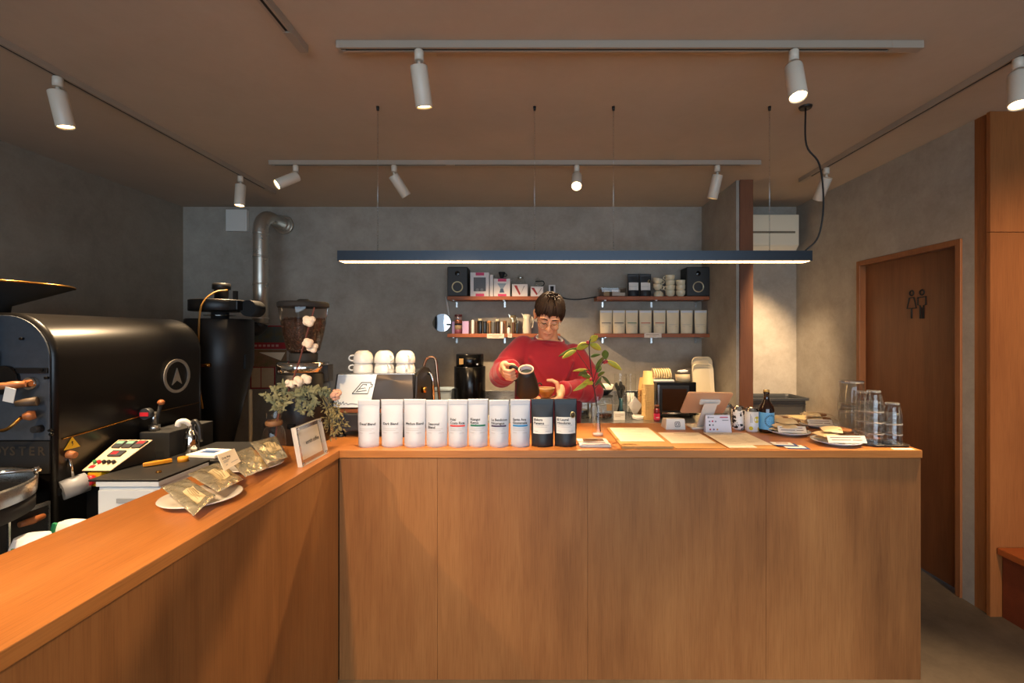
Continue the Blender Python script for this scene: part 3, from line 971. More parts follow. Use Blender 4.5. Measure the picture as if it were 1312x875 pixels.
# white bean sacks behind the counter
def sack(x, y, z, w, d, h, rz, label, green):
    t = thing('bean_sack', label, 'sack', (x, y, z), rz, 'white bean sacks behind the left counter')
    rings = []
    rnd = random.Random(int(x * 100) + 5)
    for k in range(9):
        v = k / 8
        s_ = 1.0 - .12 * v - .45 * max(0, v - .78) / .22
        rings.append([(w * s_ * (1 + .04 * rnd.uniform(-1, 1)) * math.copysign(abs(math.cos(a)) ** .6, math.cos(a)), d * s_ * math.copysign(abs(math.sin(a)) ** .6, math.sin(a)), h * v) for a in [2 * math.pi * i / 28 for i in range(28)]])
    m = MB(); m.loft(rings); m.build('sack_body', pm('sack_white', (206, 210, 214), .65, bump=.5, bscale=18), t)
    def fs(a, b, o):
        v = b / h
        s_ = 1.0 - .12 * v - .45 * max(0, v - .78) / .22
        c_ = min(.98, abs(a) / (w * s_)) ** (1 / .6)
        return (a, -d * s_ * (1 - c_ * c_) ** .3 - o, b)
    m = MB(); m.prism([(-.02, -.02), (-.007, -.02), (.006, -.02), (.02, -.02), (.015, .02), (.002, .021), (-.012, .022)], lambda a, b: fs(green[0] + a, green[1] + b, .006), lambda a, b: fs(green[0] + a, green[1] + b, -.004)); m.build('green_mark', pm('green_print', (40, 140, 90), .6), t)
    return t
sack(-1.90, 1.745, .0, .105, .085, py2z(674, 1.83), .2, 'white sack with a small green mark in front of the chaff box', (-.02, .69))
sack(-1.915, 1.912, .0, .112, .066, py2z(661, 1.97), -.1, 'white sack with a green mark under the emergency stop button', (-.06, .70))

# drawer cabinet with a black top
dw = thing('drawer_cabinet', 'small white drawer cabinet with a black top beside the roaster', 'cabinet', (-1.9, 2.0, 0))
M_drw = pm('cabinet_pale', (206, 216, 224), .45)
m = MB(); m.box(-.0, .268, .012, .30, .04, .858); m.build('cabinet_body', M_drw, dw, bevel=.003)
m = MB(); m.box(-.035, .27, -.002, .32, .862, .872); m.build('top', pm('black_rubber_top', (26, 25, 25), .5), dw, bevel=.003)
m = MB(); m.box(-.003, .2705, .0, .31, .84, .8615); m.build('top_rim', M_drw, dw, bevel=.002)
for i, z in enumerate((.62, .40, .18)):
    m = MB(); m.box(.006, .262, 0, .0115, z, z + .205); d_ = m.build('drawer', M_drw, dw, bevel=.004)
    m = MB(); m.box(.09, .18, -.006, -.0002, z + .15, z + .17); m.build('drawer_pull', pm('drawer_recess', (150, 158, 166), .5), d_, bevel=.002)
m = MB(); m.cyl((.19, .10, .8725), (.19, .10, .881), .012, .010, 14); m.build('top_button', M_brass, dw)

# things on and behind the cabinet
PB = thing('worktable', 'low black worktable behind the drawer cabinet by the roaster', 'table', (-1.62, 2.34, 0))
m = MB(); m.box(-.285, .34, 0, .42, .835, .86); m.build('tabletop', M_black, PB, bevel=.003)
for x in (-.265, .32):
    for y in (.02, .40):
        m = MB(); m.box(x - .015, x + .015, y - .015, y + .015, 0, .8345); m.build('leg', M_black, PB)
pk = MB(); pk.box(-.08, .09, -.065, .07, 0, .018)
p = at(250, 588, 2.42)
pk = pk.build('coffee_packet', M_paper, loc=(-1.725, 2.45, .8605), rot=(0, 0, R(-8)), bevel=.004, label='flat white packet with a blue label behind the drawer cabinet', cat='packet')
m = MB(); m.box(-.04, .045, -.022, .022, .0183, .0192); m.build('label', pm('blue_label', (40, 76, 130), .6), pk)
yh = thing('yellow_scraper', 'yellow handled plastic tool beside the white packet', 'tool', (-1.80, 2.235, .8725))
m = MB(); m.M = Matrix.Rotation(R(38), 4, 'Z') @ Matrix.Scale(.62, 4); m.prism([(-.12, -.012), (-.05, .012), (.05, .02), (.06, .0), (.0, -.018), (-.06, -.03), (-.12, -.03)], lambda a, b: (a, b, .004), lambda a, b: (a, b, .034)); m.build('handle', pm('amber_plastic', (206, 136, 30), .4), yh, bevel=.004)
m = MB(); m.cyl((.058, .052, .0), (.058, .052, .022), .024, .022, 20); m.build('round_head', pm('amber_plastic', (222, 150, 30)), yh)
br = thing('brush_jar', 'small chrome and glass bottle with a black hose behind the gauge', 'bottle', (-1.86, 2.50, .8605))
m = MB(); m.lathe([(.034, 0), (.036, .01), (.036, .09), (.022, .12), (.016, .13), (.016, .15)], 20); m.build('bottle_body', M_chrome, br)
m = MB(); m.tube(spline([(.0, 0, .15), (-.02, -.02, .175), (-.042, -.03, .172), (-.05, -.03, .15)], 5), .014, 10); m.build('hose', M_white, br)
m = MB(); m.tube(spline([(.0, 0, .15), (.02, 0, .172), (.045, 0, .14), (.052, 0, .06)], 5), .012, 10); m.build('black_hose', M_black, br)

# cyclone dust separator
cy = thing('cyclone_separator', 'tall black cone-shaped cyclone separator between roaster and duct', 'cyclone', (px2x(282, 3.3), 3.3, 0))
zt = py2z(409, 3.3)
m = MB(); m.lathe([(.05, .22), (.05, .32), (.07, .66), (.205, py2z(470, 3.3)), (.211, py2z(462, 3.3)), (.211, zt - .006), (.205, zt)], 40); m.build('cone_body', M_black, cy)
m = MB(); m.lathe([(.055, zt + .0005), (.055, zt + .05)], 24); m.build('neck', M_blackm, cy)
m = MB(); m.lathe([(.10, zt + .022), (.10, zt + .028)], 28, cap0=True); m.build('neck_flange', M_chrome, cy)
z1, z2 = py2z(399, 3.3), py2z(385, 3.3)
m = MB(); m.lathe([(.183, z1), (.187, z1 + .004), (.187, z2 - .004), (.183, z2)], 40); m.build('fan_housing', M_black, cy)
m = MB(); m.box(.0, .20, -.12, .12, z1 + .004, z2 - .004); m.build('fan_outlet', M_black, cy, bevel=.006)
px = px2x(324, 3.3) - px2x(282, 3.3)
m = MB(); m.cyl((px, -.06, py2z(395.5, 3.3)), (px, .06, py2z(395.5, 3.3)), .058, segs=28); m.build('outlet_drum', M_blackm, cy)
m = MB(); m.lathe([(.044, z2), (.044, z2 + .075), (.057, z2 + .08), (.057, z2 + .118), (.05, z2 + .122)], 24, (.01, 0, 0)); m.build('fan_motor', M_black, cy)
m = MB(); m.box(.098, .122, -.012, .012, z2 - .003, z2 + .068); m.build('terminal_box', M_black, cy)
m = MB(); m.tube(spline([(.085, -.05, z2 + .068), (.05, -.12, z2 + .05), (.02, -.19, z2 - .02), (.012, -.222, z1 - .06), (.01, -.222, 1.2), (.005, -.18, 1.0)], 5), .006, 8); m.build('motor_cable', pm('orange_cable', (160, 112, 40), .5), cy)
m = MB(); m.cyl((.02, -.212, 1.295), (.075, -.205, 1.297), .013, segs=14); m.build('clamp', M_brass, cy)
m = MB(); m.box(.19, .215, -.05, .0, 1.26, 1.36); m.build('side_latch', M_black, cy)
m = MB(); m.lathe([(.15, .0), (.155, .03), (.155, .20), (.13, .22)], 32); m.build('dust_bin', M_black, cy)
for a in (20, 140, 260):
    c, s_ = math.cos(R(a)), math.sin(R(a))
    m = MB(); m.cyl((.19 * c, .19 * s_, 0), (.19 * c, .19 * s_, 1.10), .012, segs=10); m.build('leg', pm('leg_cream', (150, 130, 100), .5), cy)
dt = MB(); dt.lathe([(.12, 0), (.125, .01), (.125, .045), (.11, .05)], 32)
bs = thing('round_stand', 'low round black stand behind the foil packets and glass vase', 'stand', (px2x(307, 3.0), 3.0, 0))
zs = py2z(573, 3.0)
m = MB(); m.lathe([(.10, zs - .02), (.105, zs - .012), (.105, zs), (.03, zs + .008)], 32); m.build('disc', M_black, bs)
m = MB(); m.cyl((0, 0, .02), (0, 0, zs - .0205), .02); m.build('column', M_black, bs)
m = MB(); m.lathe([(.14, 0), (.14, .015), (.03, .0195)], 28); m.build('foot', M_black, bs)
dt.bm.free()

# ------------------------------------------------------------------ big grinder on the counter corner
gr = thing('coffee_grinder', 'tall black coffee grinder with a bean hopper at the counter corner', 'coffee grinder', (px2x(389, 2.18), 2.18, 1.0))
m = MB(); m.lathe([(.112, 0), (.116, .004), (.116, .318), (.112, .322)], 40); m.build('motor_body', M_black, gr)
m = MB(); m.lathe([(.113, .3225), (.113, .37), (.104, .374)], 40); m.build('metal_band', M_chrome, gr)
m = MB(); m.box(.105, .128, -.03, .03, .28, .36); m.build('side_switch', M_blackm, gr, bevel=.003)
m = MB(); m.lathe([(.06, .3745), (.062, .385), (.062, .41), (.058, .415)], 28); m.build('hopper_neck', M_blackm, gr)
m = MB(); m.lathe([(.056, .4155), (.072, .43), (.088, .50), (.104, .60), (.107, .628)], 36, cap0=False, cap1=False); m.build('hopper', M_smoke, gr)
m = MB(); m.lathe([(.11, .6285), (.112, .634), (.112, .650), (.105, .655)], 36); m.build('hopper_lid', M_blackm, gr)
m = MB(); m.lathe([(.03, .6555), (.03, .662), (.022, .668)], 20); m.build('lid_knob', M_blackm, gr)
m = MB(); m.cbox((.006, -.119, .09), (.03, .02, .02)); m.cyl((.03, -.116, .05), (.03, -.13, .05), .008); m.build('front_dial', M_blackg, gr)
m = MB(); m.lathe([(.054, .4165), (.07, .431), (.085, .50), (.096, .565), (.09, .572), (.05, .58), (.02, .575)], 32); m.build('bean_fill', pm('bean_brown', (58, 34, 22), .5, col2=(30, 17, 11), vscale=90, bump=1.2, bscale=95), gr, kind='stuff')
rb = random.Random(3)
beans = MB()
for i in range(240):       # beans against the hopper wall and heaped on top
    if i < 170:
        z = rb.uniform(.425, .565); r = .066 + (z - .425) * .215
        a = rb.uniform(0, 2 * math.pi)
        p = (r * math.cos(a), r * math.sin(a), z)
    else:
        r = .09 * math.sqrt(rb.random()); a = rb.uniform(0, 6.28); p = (r * math.cos(a), r * math.sin(a), .577)
    beans.ell(p, (.0055, .004, .0042), 6, 4, Euler((rb.uniform(0, 3), rb.uniform(0, 3), rb.uniform(0, 3))).to_matrix())
beans.build('coffee_beans', pm('bean_single', (74, 42, 27), .38), gr, kind='stuff')

# ------------------------------------------------------------------ glass carafe with dried flowers
va = thing('glass_carafe', 'clear glass carafe holding dried cotton and grey-green sprigs', 'vase', (px2x(352, 1.98), 1.975, 1.0))
m = MB(); m.lathe([(.036, .001), (.044, .008), (.047, .03), (.044, .075), (.032, .11), (.028, .128), (.030, .15), (.034, .170)], 30, cap1=False); m.build('carafe_wall', M_glass, va)
m = MB(); m.lathe([(.030, .112), (.0335, .117), (.0335, .128), (.030, .133)], 26, cap0=False, cap1=False); m.build('neck_collar', pm('cork_collar', (120, 84, 50), .6), va)
bq = thing('dried_bouquet', 'dried cotton stem with grey-green sprigs and a pink flower in the carafe', 'dried flowers', (0, 0, 0))
B = lambda px, py, d=1.98: at(px, py, d)
M_stem = pm('stem_brown', (92, 40, 28), .6)
m = MB(); m.tube(spline([(px2x(353, 1.98), 1.975, 1.02), B(357, 530), B(370, 500), B(382, 467), B(392, 432), B(403, 394)], 6), [.0035 - .0000 * i for i in range(31)], 7); m.build('cotton_stem', M_stem, bq)
M_cot = pm('cotton_white', (232, 214, 190), .95, bump=.8, bscale=60)
rb = random.Random(11)
def boll(px, py, d, r):
    m = MB(); c = B(px, py, d)
    for k in range(4):
        a = k * math.pi / 2 + rb.random()
        m.ell(c + Vector((math.cos(a) * r * .5, rb.uniform(-.3, .3) * r, math.sin(a) * r * .45)), (r * .62, r * .6, r * .58), 12, 8)
    fuse(m, 'cotton_boll', M_cot, .003, 2, bq)
    m = MB(); m.lathe([(.001, -r * .95), (r * .45, -r * .7), (r * .5, -r * .45)], 10, c, cap1=True); m.build('husk', pm('husk_brown', (70, 38, 26), .7), bq)
for a in ((396, 411, 1.97, .026), (394, 440, 1.97, .023), (401, 446, 1.99, .022), (381, 489, 1.96, .024), (371, 492, 1.97, .021), (392, 486, 1.98, .024)):
    boll(*a)
M_sprig = pm('sprig_grey_green', (132, 128, 92), .75, col2=(88, 96, 70), vscale=20)
def leaf(m, p, d, L, w, bend=.25):
    d = Vector(d).normalized()
    s_ = d.cross(Vector((rb.uniform(-.4, .4), -1, rb.uniform(-.2, .6)))).normalized()
    n = s_.cross(d)
    rows = []
    for t, k in ((0, .12), (.3, .85), (.6, 1), (.85, .55), (1, .06)):
        c = p + d * (L * t) + n * (-bend * L * t * t)
        rows.append((c - s_ * w * k, c + n * w * .25 * k, c + s_ * w * k))
    rv = [[m.v(q) for q in r] for r in rows]
    for a, b in zip(rv, rv[1:]):
        m.f([a[0], a[1], b[1], b[0]], True); m.f([a[1], a[2], b[2], b[1]], True)
sprigs = [
    [(357, 530), (352, 518), (345, 509), (339, 506)], [(357, 530), (362, 512), (366, 500), (362, 492)],
    [(357, 530), (370, 511), (384, 503), (398, 499), (412, 503)], [(372, 508), (385, 510), (394, 518), (398, 530)],
    [(372, 506), (388, 501), (400, 506), (405, 516)], [(360, 520), (354, 505), (352, 498)], [(378, 506), (383, 520), (388, 526)],
    [(384, 503), (402, 498), (418, 500), (424, 508)],
]
for i, s_ in enumerate(sprigs):
    dd = 1.97 - .02 * (i % 3)
    pts = spline([B(x, y, dd + .012 * k) for k, (x, y) in enumerate(s_)], 7)
    m = MB(); m.tube(pts, .0016, 5)
    tan = None
    for k in range(2, len(pts)):
        t = (pts[k] - pts[k - 1]).normalized()
        for sg in range(3):
            side = Vector((rb.uniform(-1, 1), rb.uniform(-1, .6), rb.uniform(-1, .8)))
            leaf(m, pts[k], t * .5 + side * .8, rb.uniform(.018, .030), rb.uniform(.0035, .006))
    m.build('sprig', M_sprig, bq)
# bushy dried heads hanging at the right
M_bush = pm('dried_bush', (148, 132, 84), .85, col2=(98, 94, 62), vscale=25)
for i, (px, py, n) in enumerate(((424, 522, 60), (432, 530, 80), (422, 540, 60), (436, 545, 60), (428, 552, 30))):
    m = MB()
    c = B(px, py, 2.02)
    m.tube([B(410, 503, 1.99), (B(410, 503, 1.99) + c) / 2 + Vector((0, 0, .01)), c], .0014, 5)
    for k in range(n):
        dr_ = Vector((rb.gauss(0, 1), rb.gauss(0, 1), rb.gauss(0, 1))).normalized()
        q = c + dr_ * rb.uniform(.005, .036)
        leaf(m, q, dr_ + Vector((0, 0, -.5)), rb.uniform(.010, .018), .0028)
    m.build('dried_head', M_bush, bq)
m = MB(); c = B(431, 506, 2.0)
for k in range(26):
    dr_ = Vector((rb.gauss(0, 1), rb.gauss(0, 1), rb.gauss(0, 1) + .5)).normalized()
    m.ell(c + dr_ * .018, (.010, .010, .009), 8, 5)
m.tube([B(412, 503, 1.99), B(422, 510, 2.0), c], .0016, 5)
m.build('pink_flower', pm('dried_pink', (196, 150, 128), .9), bq)

# ------------------------------------------------------------------ acrylic sign at the counter corner
sg = thing('acrylic_sign', 'clear acrylic stand holding a cream shop-name card on the counter corner', 'sign', (0, 0, 0))
s0, s1 = Vector((-.872, 1.738, 1.001)), Vector((-.868, 1.948, 1.001))
s3, s2 = Vector((-.892, 1.71, 1.152)), Vector((-.893, 1.935, 1.150))
s3.y = 1.725
ns = (s1 - s0).cross(s3 - s0).normalized()
if ns.x < 0:
    ns = -ns
def sp_(u, v, h):
    return (s0 * (1 - u) + s1 * u) * (1 - v) + (s3 * (1 - u) + s2 * u) * v + ns * h
def slab(u0, u1, v0, v1, h0, h1, name, mat, bevel=0):
    m = MB(); m.loft([[sp_(u0, v0, h0), sp_(u1, v0, h0), sp_(u1, v1, h0), sp_(u0, v1, h0)], [sp_(u0, v0, h1), sp_(u1, v0, h1), sp_(u1, v1, h1), sp_(u0, v1, h1)]], smooth=False)
    return m.build(name, mat, sg, bevel=bevel)
slab(0, 1, 0, 1, -.018, -.011, 'back_sheet', M_acr)
slab(0, 1, 0, 1, -.0085, -.0015, 'front_sheet', M_acr)
slab(.14, .88, .13, .88, -.0105, -.009, 'card', M_creamp)
for u0, u1, v0, v1 in ((0, 1, .992, 1.0), (0, 1, 0, .008), (0, .008, .008, .992), (.992, 1, .008, .992)):
    slab(u0, u1, v0, v1, -.0186, -.001, 'polished_edge', pm('acrylic_edge', (214, 206, 196), .15, alpha=1))
m = MB(); m.text('enrich coffee', .021, lambda a, b: sp_(.51 + a / .21, .50 + b / .152, -.0012), 'c', bold=True, maxw=.105); m.build('lettering', M_ink, sg)
for u, v in ((.06, .06), (.94, .06), (.06, .94), (.94, .94)):
    m = MB(); m.cyl(sp_(u, v, -.0015), sp_(u, v, .003), .006, .005, 12); m.build('screw', M_chrome, sg)

# ------------------------------------------------------------------ plates with foil drip packs on the left counter
def plate(name, x, y, z, r, label, mat, group, cat='plate'):
    m = MB(); m.lathe([(.0, .0), (r * .55, .0), (r * .62, .004), (r * .98, .016), (r, .018), (r * .985, .0195), (r * .62, .0085), (r * .5, .006), (0, .0055)], 44)
    return m.build(name, mat, loc=(x, y, z), label=label, cat=cat, group=group)
plate('plate', -1.0, 1.385, 1.0, .107, 'white plate under the foil packs nearest the camera on the left counter', M_white_cer, 'plates under the foil packs')
plate('plate', -1.053, 1.725, 1.0, .104, 'white plate under the foil packs by the acrylic sign', M_white_cer, 'plates under the foil packs')
M_foil = pm('gold_foil', (255, 240, 206), .25, metal=.8, vary=.05, vscale=9, bump=1.0, bscale=26)
M_label = pm('cream_label', (222, 204, 160), .6)
def pack(cs, label, lab=None, seed=0):
    L, Bt, Rr, T = [Vector(c) for c in cs]       # going round: L, B, R, T
    n = (Bt - L).cross(T - L).normalized()
    if n.z < 0:
        n = -n
    rnd = random.Random(seed)
    wv = [(rnd.uniform(2, 7), rnd.uniform(-6, 6), rnd.uniform(0, 6.28), rnd.uniform(.3, 1)) for _ in range(9)]
    def P(u, v, sgn):
        p = (L * (1 - u) + Bt * u) * (1 - v) + (T * (1 - u) + Rr * u) * v
        e = (1 - abs(2 * u - 1) ** 4) * (1 - abs(2 * v - 1) ** 5)
        cr = sum(a * math.sin(fx * u * 3 + fy * v * 3 + ph) for fx, fy, ph, a in wv) / 6
        return p + n * (sgn * (.0075 * e + .0006) + .010 * cr * (.25 + e))
    t = thing('foil_pack', label, 'packet', (0, 0, 0), 0, 'gold foil drip packs on the left counter')
    m = MB()
    N = 18
    g = {s_: [[m.v(P(i / N, j / N, s_)) for i in range(N + 1)] for j in range(N + 1)] for s_ in (1, -1)}
    for s_ in (1, -1):
        for j in range(N):
            for i in range(N):
                q = [g[s_][j][i], g[s_][j][i + 1], g[s_][j + 1][i + 1], g[s_][j + 1][i]]
                m.f(q if s_ == 1 else q[::-1], True)
    ring1 = lambda s_: [g[s_][0][i] for i in range(N)] + [g[s_][j][N] for j in range(N)] + [g[s_][N][N - i] for i in range(N)] + [g[s_][N - j][0] for j in range(N)]
    a, b = ring1(1), ring1(-1)
    for i in range(len(a)):
        k = (i + 1) % len(a)
        m.f([b[i], b[k], a[k], a[i]], True)
    m.build('pouch', M_foil, t)
    if lab:
        u0, u1, v0, v1 = lab
        m = MB(); m.grid(lambda u, v: P(u0 + (u1 - u0) * u, v0 + (v1 - v0) * v, 1) + n * .001, 8, 8); m.build('label', M_label, t)
        m = MB()
        for k in range(4):
            vv = v1 - (v1 - v0) * (.2 + .17 * k)
            m.grid(lambda u, v: P(u0 + (u1 - u0) * (.1 + (.5 if k == 0 else .75) * u), vv + (v1 - v0) * (.07 if k == 0 else .03) * v, 1) + n * .0016, 6, 1)
        m.build('label_print', pm('label_print', (120, 104, 84), .7), t)
    return t
pack([at(207, 624, 1.35), at(248, 661, 1.225), at(276, 635, 1.34), at(240, 613, 1.445)], 'gold foil pack nearest the camera, its corner hanging over the plate rim', (.42, .88, .30, .72), 1)
pack([at(240, 612, 1.455) + Vector((0, 0, .012)), at(279, 634, 1.35) + Vector((0, 0, .008)), at(312, 614, 1.50), at(280, 592, 1.60)], 'gold foil pack overlapping the nearest one, second from the camera', (.30, .75, .35, .75), 2)
pack([at(288, 590, 1.58) + Vector((0, 0, .016)), at(314, 617, 1.48) + Vector((0, 0, .014)), at(345, 603, 1.64) + Vector((0, 0, .012)), at(322, 575, 1.75) + Vector((0, 0, .010))], 'crumpled gold foil pack beside the price card, third from the camera', None, 3)
pack([at(320, 577, 1.74) + Vector((0, 0, .03)), at(342, 604, 1.62) + Vector((0, 0, .028)), at(369, 590, 1.78) + Vector((0, 0, .012)), at(354, 562, 1.93) + Vector((0, 0, .010))], 'gold foil pack next to the glass carafe, farthest from the camera', (.25, .7, .3, .8), 4)
pc = thing('price_card', 'small cream price card propped on the foil packs', 'card', (0, 0, 0))
k0, k1, k2, k3 = at(287, 604, 1.44), at(308, 591.5, 1.55), at(300, 574.7, 1.60), at(278, 583.3, 1.49)
nk = (k1 - k0).cross(k3 - k0).normalized()
m = MB(); m.loft([[k0, k1, k2, k3], [k + nk * .0012 for k in (k0, k1, k2, k3)]], smooth=False); m.build('card', M_creamp, pc)
def kp(u, v):
    return (k0 * (1 - u) + k1 * u) * (1 - v) + (k3 * (1 - u) + k2 * u) * v + nk * .0016
m = MB(); m.text('Drip Bag', .13, lambda a, b: kp(.14 + a, .62 + b * 1.2), 'l', bold=True); m.build('lettering', M_ink, pc)
m = MB()
for u0, u1, v in ((.14, .5, .48), (.14, .4, .40), (.2, .3, .22), (.5, .9, .22)):
    m.quad(kp(u0, v), kp(u1, v), kp(u1, v + .03), kp(u0, v + .03))
m.build('small_print', M_inkl, pc)
# ------------------------------------------------------------------ coffee bags along the counter front
def coffee_bag(x, y, z, w, h, t, mat, label, group, name=None, bar=None, black=False, seal=.88, rz=0.0, badge=False, lowprint=False):
    o = thing('coffee_bag', label, 'coffee bag', (x, y, z), rz, group)
    def W_(v):
        return w / 2 * (1 - .06 * max(0, 1 - v / .5) ** 1.0 - .012 * math.sin(v * 3.1))
    def T_(u, v):
        if v < .12:
            g = .90 + .10 * v / .12
        elif v < seal:
            k = (v - .12) / (seal - .12)
            g = (1 - k) ** .85 * (1 - .08 * k) + .035 * k
        else:
            g = .035
        uu = 1 - abs(u) ** 2.2
        crease = -.03 * math.exp(-((v - .62) / .05) ** 2) * (1 - abs(u)) if not black else 0
        return t / 2 * max(g * uu + crease * g, .018)
    def P(u, v, s_):
        lift = 0
        return Vector((u * W_(v), s_ * T_(u, v), v * h))
    nu, nv = 14, 18
    m = MB()
    G = {s_: [[m.v(P(-1 + 2 * i / nu, j / nv, s_)) for i in range(nu + 1)] for j in range(nv + 1)] for s_ in (-1, 1)}
    for s_ in (-1, 1):
        for j in range(nv):
            for i in range(nu):
                q = [G[s_][j][i], G[s_][j][i + 1], G[s_][j + 1][i + 1], G[s_][j + 1][i]]
                m.f(q if s_ == -1 else q[::-1], True)
    for i in range(nu):
        m.f([G[-1][nv][i], G[-1][nv][i + 1], G[1][nv][i + 1], G[1][nv][i]])
        m.f([G[1][0][i], G[1][0][i + 1], G[-1][0][i + 1], G[-1][0][i]])
    for j in range(nv):
        m.f([G[1][j][0], G[-1][j][0], G[-1][j + 1][0], G[1][j + 1][0]])
        m.f([G[-1][j][nu], G[1][j][nu], G[1][j + 1][nu], G[-1][j + 1][nu]])
    m.build('pouch', mat, o)
    def S(a, b, off=.0009):       # point on the front face at (x, z)
        v = b / h
        u = max(-.97, min(.97, a / W_(v)))
        return (a, -T_(u, v) - off, b)
    def rect(m, x0, x1, z0, z1, off=.0009, n=6, k=2):
        m.grid(lambda u, v: S(x0 + (x1 - x0) * u, z0 + (z1 - z0) * v, off), n, k)
    # crimped seal
    m = MB(); m.grid(lambda u, v: S(-w / 2 * .93 + w * .93 * u, h * (seal + .015) + h * (.985 - seal - .015) * v, .0006), 8, 3)
    m.build('seal_band', pm('seal_white', (206, 208, 214), .5) if not black else pm('seal_black', (30, 32, 35), .4), o)
    off = .0009
    if black:
        m = MB(); rect(m, -w * .40, w * .42, h * .28, h * .62, .0009, 8, 4); m.build('label', M_paper, o)
        off = .0018
    if name:
        lines = name.split('\n')
        m = MB()
        sz = .0148 if not black else .0150
        zl = h * (.47 if not black else .545)
        if bar:
            zl = h * .50
        for i, s_ in enumerate(lines):
            zz = zl - i * .0145 if (len(lines) > 1) else zl
            zz += .0 if len(lines) == 1 else .012 if bar else 0
            m.text(s_, sz, lambda a, b, zz=zz: S(-w * .37 + a, zz + b, off), 'l', bold=True, maxw=w * .78)
        m.build('lettering', M_ink, o)
    if bar:
        m = MB(); rect(m, -w * .37, w * .37, h * .435, h * .47, .0010); m.build('colour_bar', bar, o)
    if name or lowprint:
        m = MB()
        for (x0, x1, zz, dz) in ((-.37, .30, .39, .006), (-.37, .22, .355, .005), (-.37, -.18, .30, .006), (.12, .34, .30, .006)):
            if black:
                x1 -= .02; zz += .03 if zz < .35 else .06
            rect(m, w * x0, w * x1, h * zz, h * (zz + dz), off, 4, 1)
        m.build('small_print', M_inkl, o)
    if badge:
        m = MB(); c = Vector(S(w * .31, h * .665, .004))
        m.M = Matrix.Translation(c) @ Matrix.Rotation(R(90), 4, 'X')
        m.lathe([(.0135, 0), (.0135, .0015), (.0, .0015)], 22, sx=.85, sy=1.15); m.build('badge_rim', pm('badge_gold', (206, 196, 150), .4, metal=.3), o)
        m = MB(); m.M = Matrix.Translation(c + Vector((0, -.0016, 0))) @ Matrix.Rotation(R(90), 4, 'X')
        m.lathe([(.0105, 0), (.0105, .001), (.0, .001)], 22, sx=.85, sy=1.15); m.build('badge', pm('badge_dark', (66, 50, 26), .4), o)
    return o
M_bagw = pm('bag_white', (194, 199, 209), .48, bump=.12, bscale=22)
M_bagb = pm('bag_black', (34, 36, 40), .5, bump=.15, bscale=22)
M_bagc = pm('bag_cream', (232, 212, 176), .55, bump=.12, bscale=22)
BAGS = [
    (472.5, 'Decaf Blend', None, 'white coffee bag printed Decaf Blend, leftmost on the counter'),
    (502.5, 'Dark Blend', None, 'white coffee bag printed Dark Blend'),
    (531.5, 'Medium Blend', None, 'white coffee bag printed Medium Blend'),
    (559.8, 'Seasonal\nBlend', None, 'white coffee bag printed Seasonal Blend'),
    (586.8, 'Fidel\nCosta Rica', (196, 62, 60), 'white coffee bag with a red bar, printed Costa Rica'),
    (612.6, 'Kiangoi\nKenya', (20, 108, 84), 'white coffee bag with a green bar, printed Kenya'),
    (639.3, 'La Bendicion\nNicaragua', (68, 58, 84), 'white coffee bag with a dark violet bar, printed Nicaragua'),
    (666.6, 'Santa Ana\nGuatemala', (34, 128, 186), 'white coffee bag with a blue bar, printed Guatemala'),
]
for i, (px, nm, c, lb) in enumerate(BAGS):
    y = 2.068 + (.0035 if i % 2 else 0)
    bar = pm('bar_%d' % i, c, .6) if c else None
    coffee_bag(px2x(px, y), y, 1.0, .0985 if i < 4 else .0895, .208 + .002 * (i % 3), .068, M_bagw, lb, 'white coffee bags along the counter edge', nm, bar, rz=R((-1.5, 1, -.5, 1.2, -1, 2.2, -.6, .8)[i]))
for i, (px, nm, bd, lb) in enumerate(((695, 'Eldora\nPanama', False, 'black coffee bag with a white Panama label'), (724.5, 'El Laurel\nHonduras', True, 'black coffee bag with a Honduras label and a round gold badge'))):
    y = 2.075 + .003 * i
    coffee_bag(px2x(px, y), y, 1.0, .1035, .212, .068, M_bagb, lb, 'black coffee bags on the counter', nm, None, True, badge=bd)

# ------------------------------------------------------------------ espresso machine
em = thing('espresso_machine', 'dark grey espresso machine with a painted white window reflection, standing behind the white bags', 'espresso machine', (-.78, 2.25, 1.0))
xl, xr = px2x(427, 2.27) + .78, px2x(532, 2.30) + .78
M_emd = pm('machine_dark', (44, 40, 38), .4, metal=.5)
m = MB(); m.prism([(.03, .135), (.40, .135), (.40, .30), (.06, .30)], lambda a, b: (xl + .004, a, b), lambda a, b: (xr - .004, a, b)); m.build('housing', M_emd, em, bevel=.004)
def ep(u, v, h=0.0):      # sloping rear panel: u along x, v up
    return Vector((xl + (xr - xl) * u + .012 * v * (1 - 2 * u), .016 + .030 * v - h, .142 + .16 * v))
def epoly(pts, h0, h1, name, mat, bevel=0):
    m = MB(); m.prism(pts, lambda a, b: ep(a, b, h0), lambda a, b: ep(a, b, h1)); return m.build(name, mat, em, bevel=bevel)
M_em_refl = pm('machine_reflection_white', (230, 242, 250), .1, coat=1.0)  # window reflection on the panel, painted as a white surface
epoly([(0, 0), (.455, 0), (.52, 1), (0, 1)], -.02, .0, 'panel_window_reflection', M_em_refl, .002)
epoly([(.457, 0), (1, 0), (1, 1), (.522, 1)], -.02, .0, 'steel_panel', pm('machine_steel', (84, 76, 70), .3, metal=.8, aniso=.6), .002)
epoly([(-.012, -.01), (-.001, -.01), (-.001, 1.01), (-.012, 1.01)], -.02, .004, 'panel_edge', M_black, .001)
def outline(pts, w, name):
    m = MB(); m.tube([ep(a, b, .001) for a, b in pts], w, 5); m.build(name, M_ink, em)
outline([(.22, .42), (.33, .76), (.455, .76), (.45, .70), (.475, .70), (.468, .62), (.44, .62), (.42, .42), (.22, .42)], .0018, 'emblem_outline')
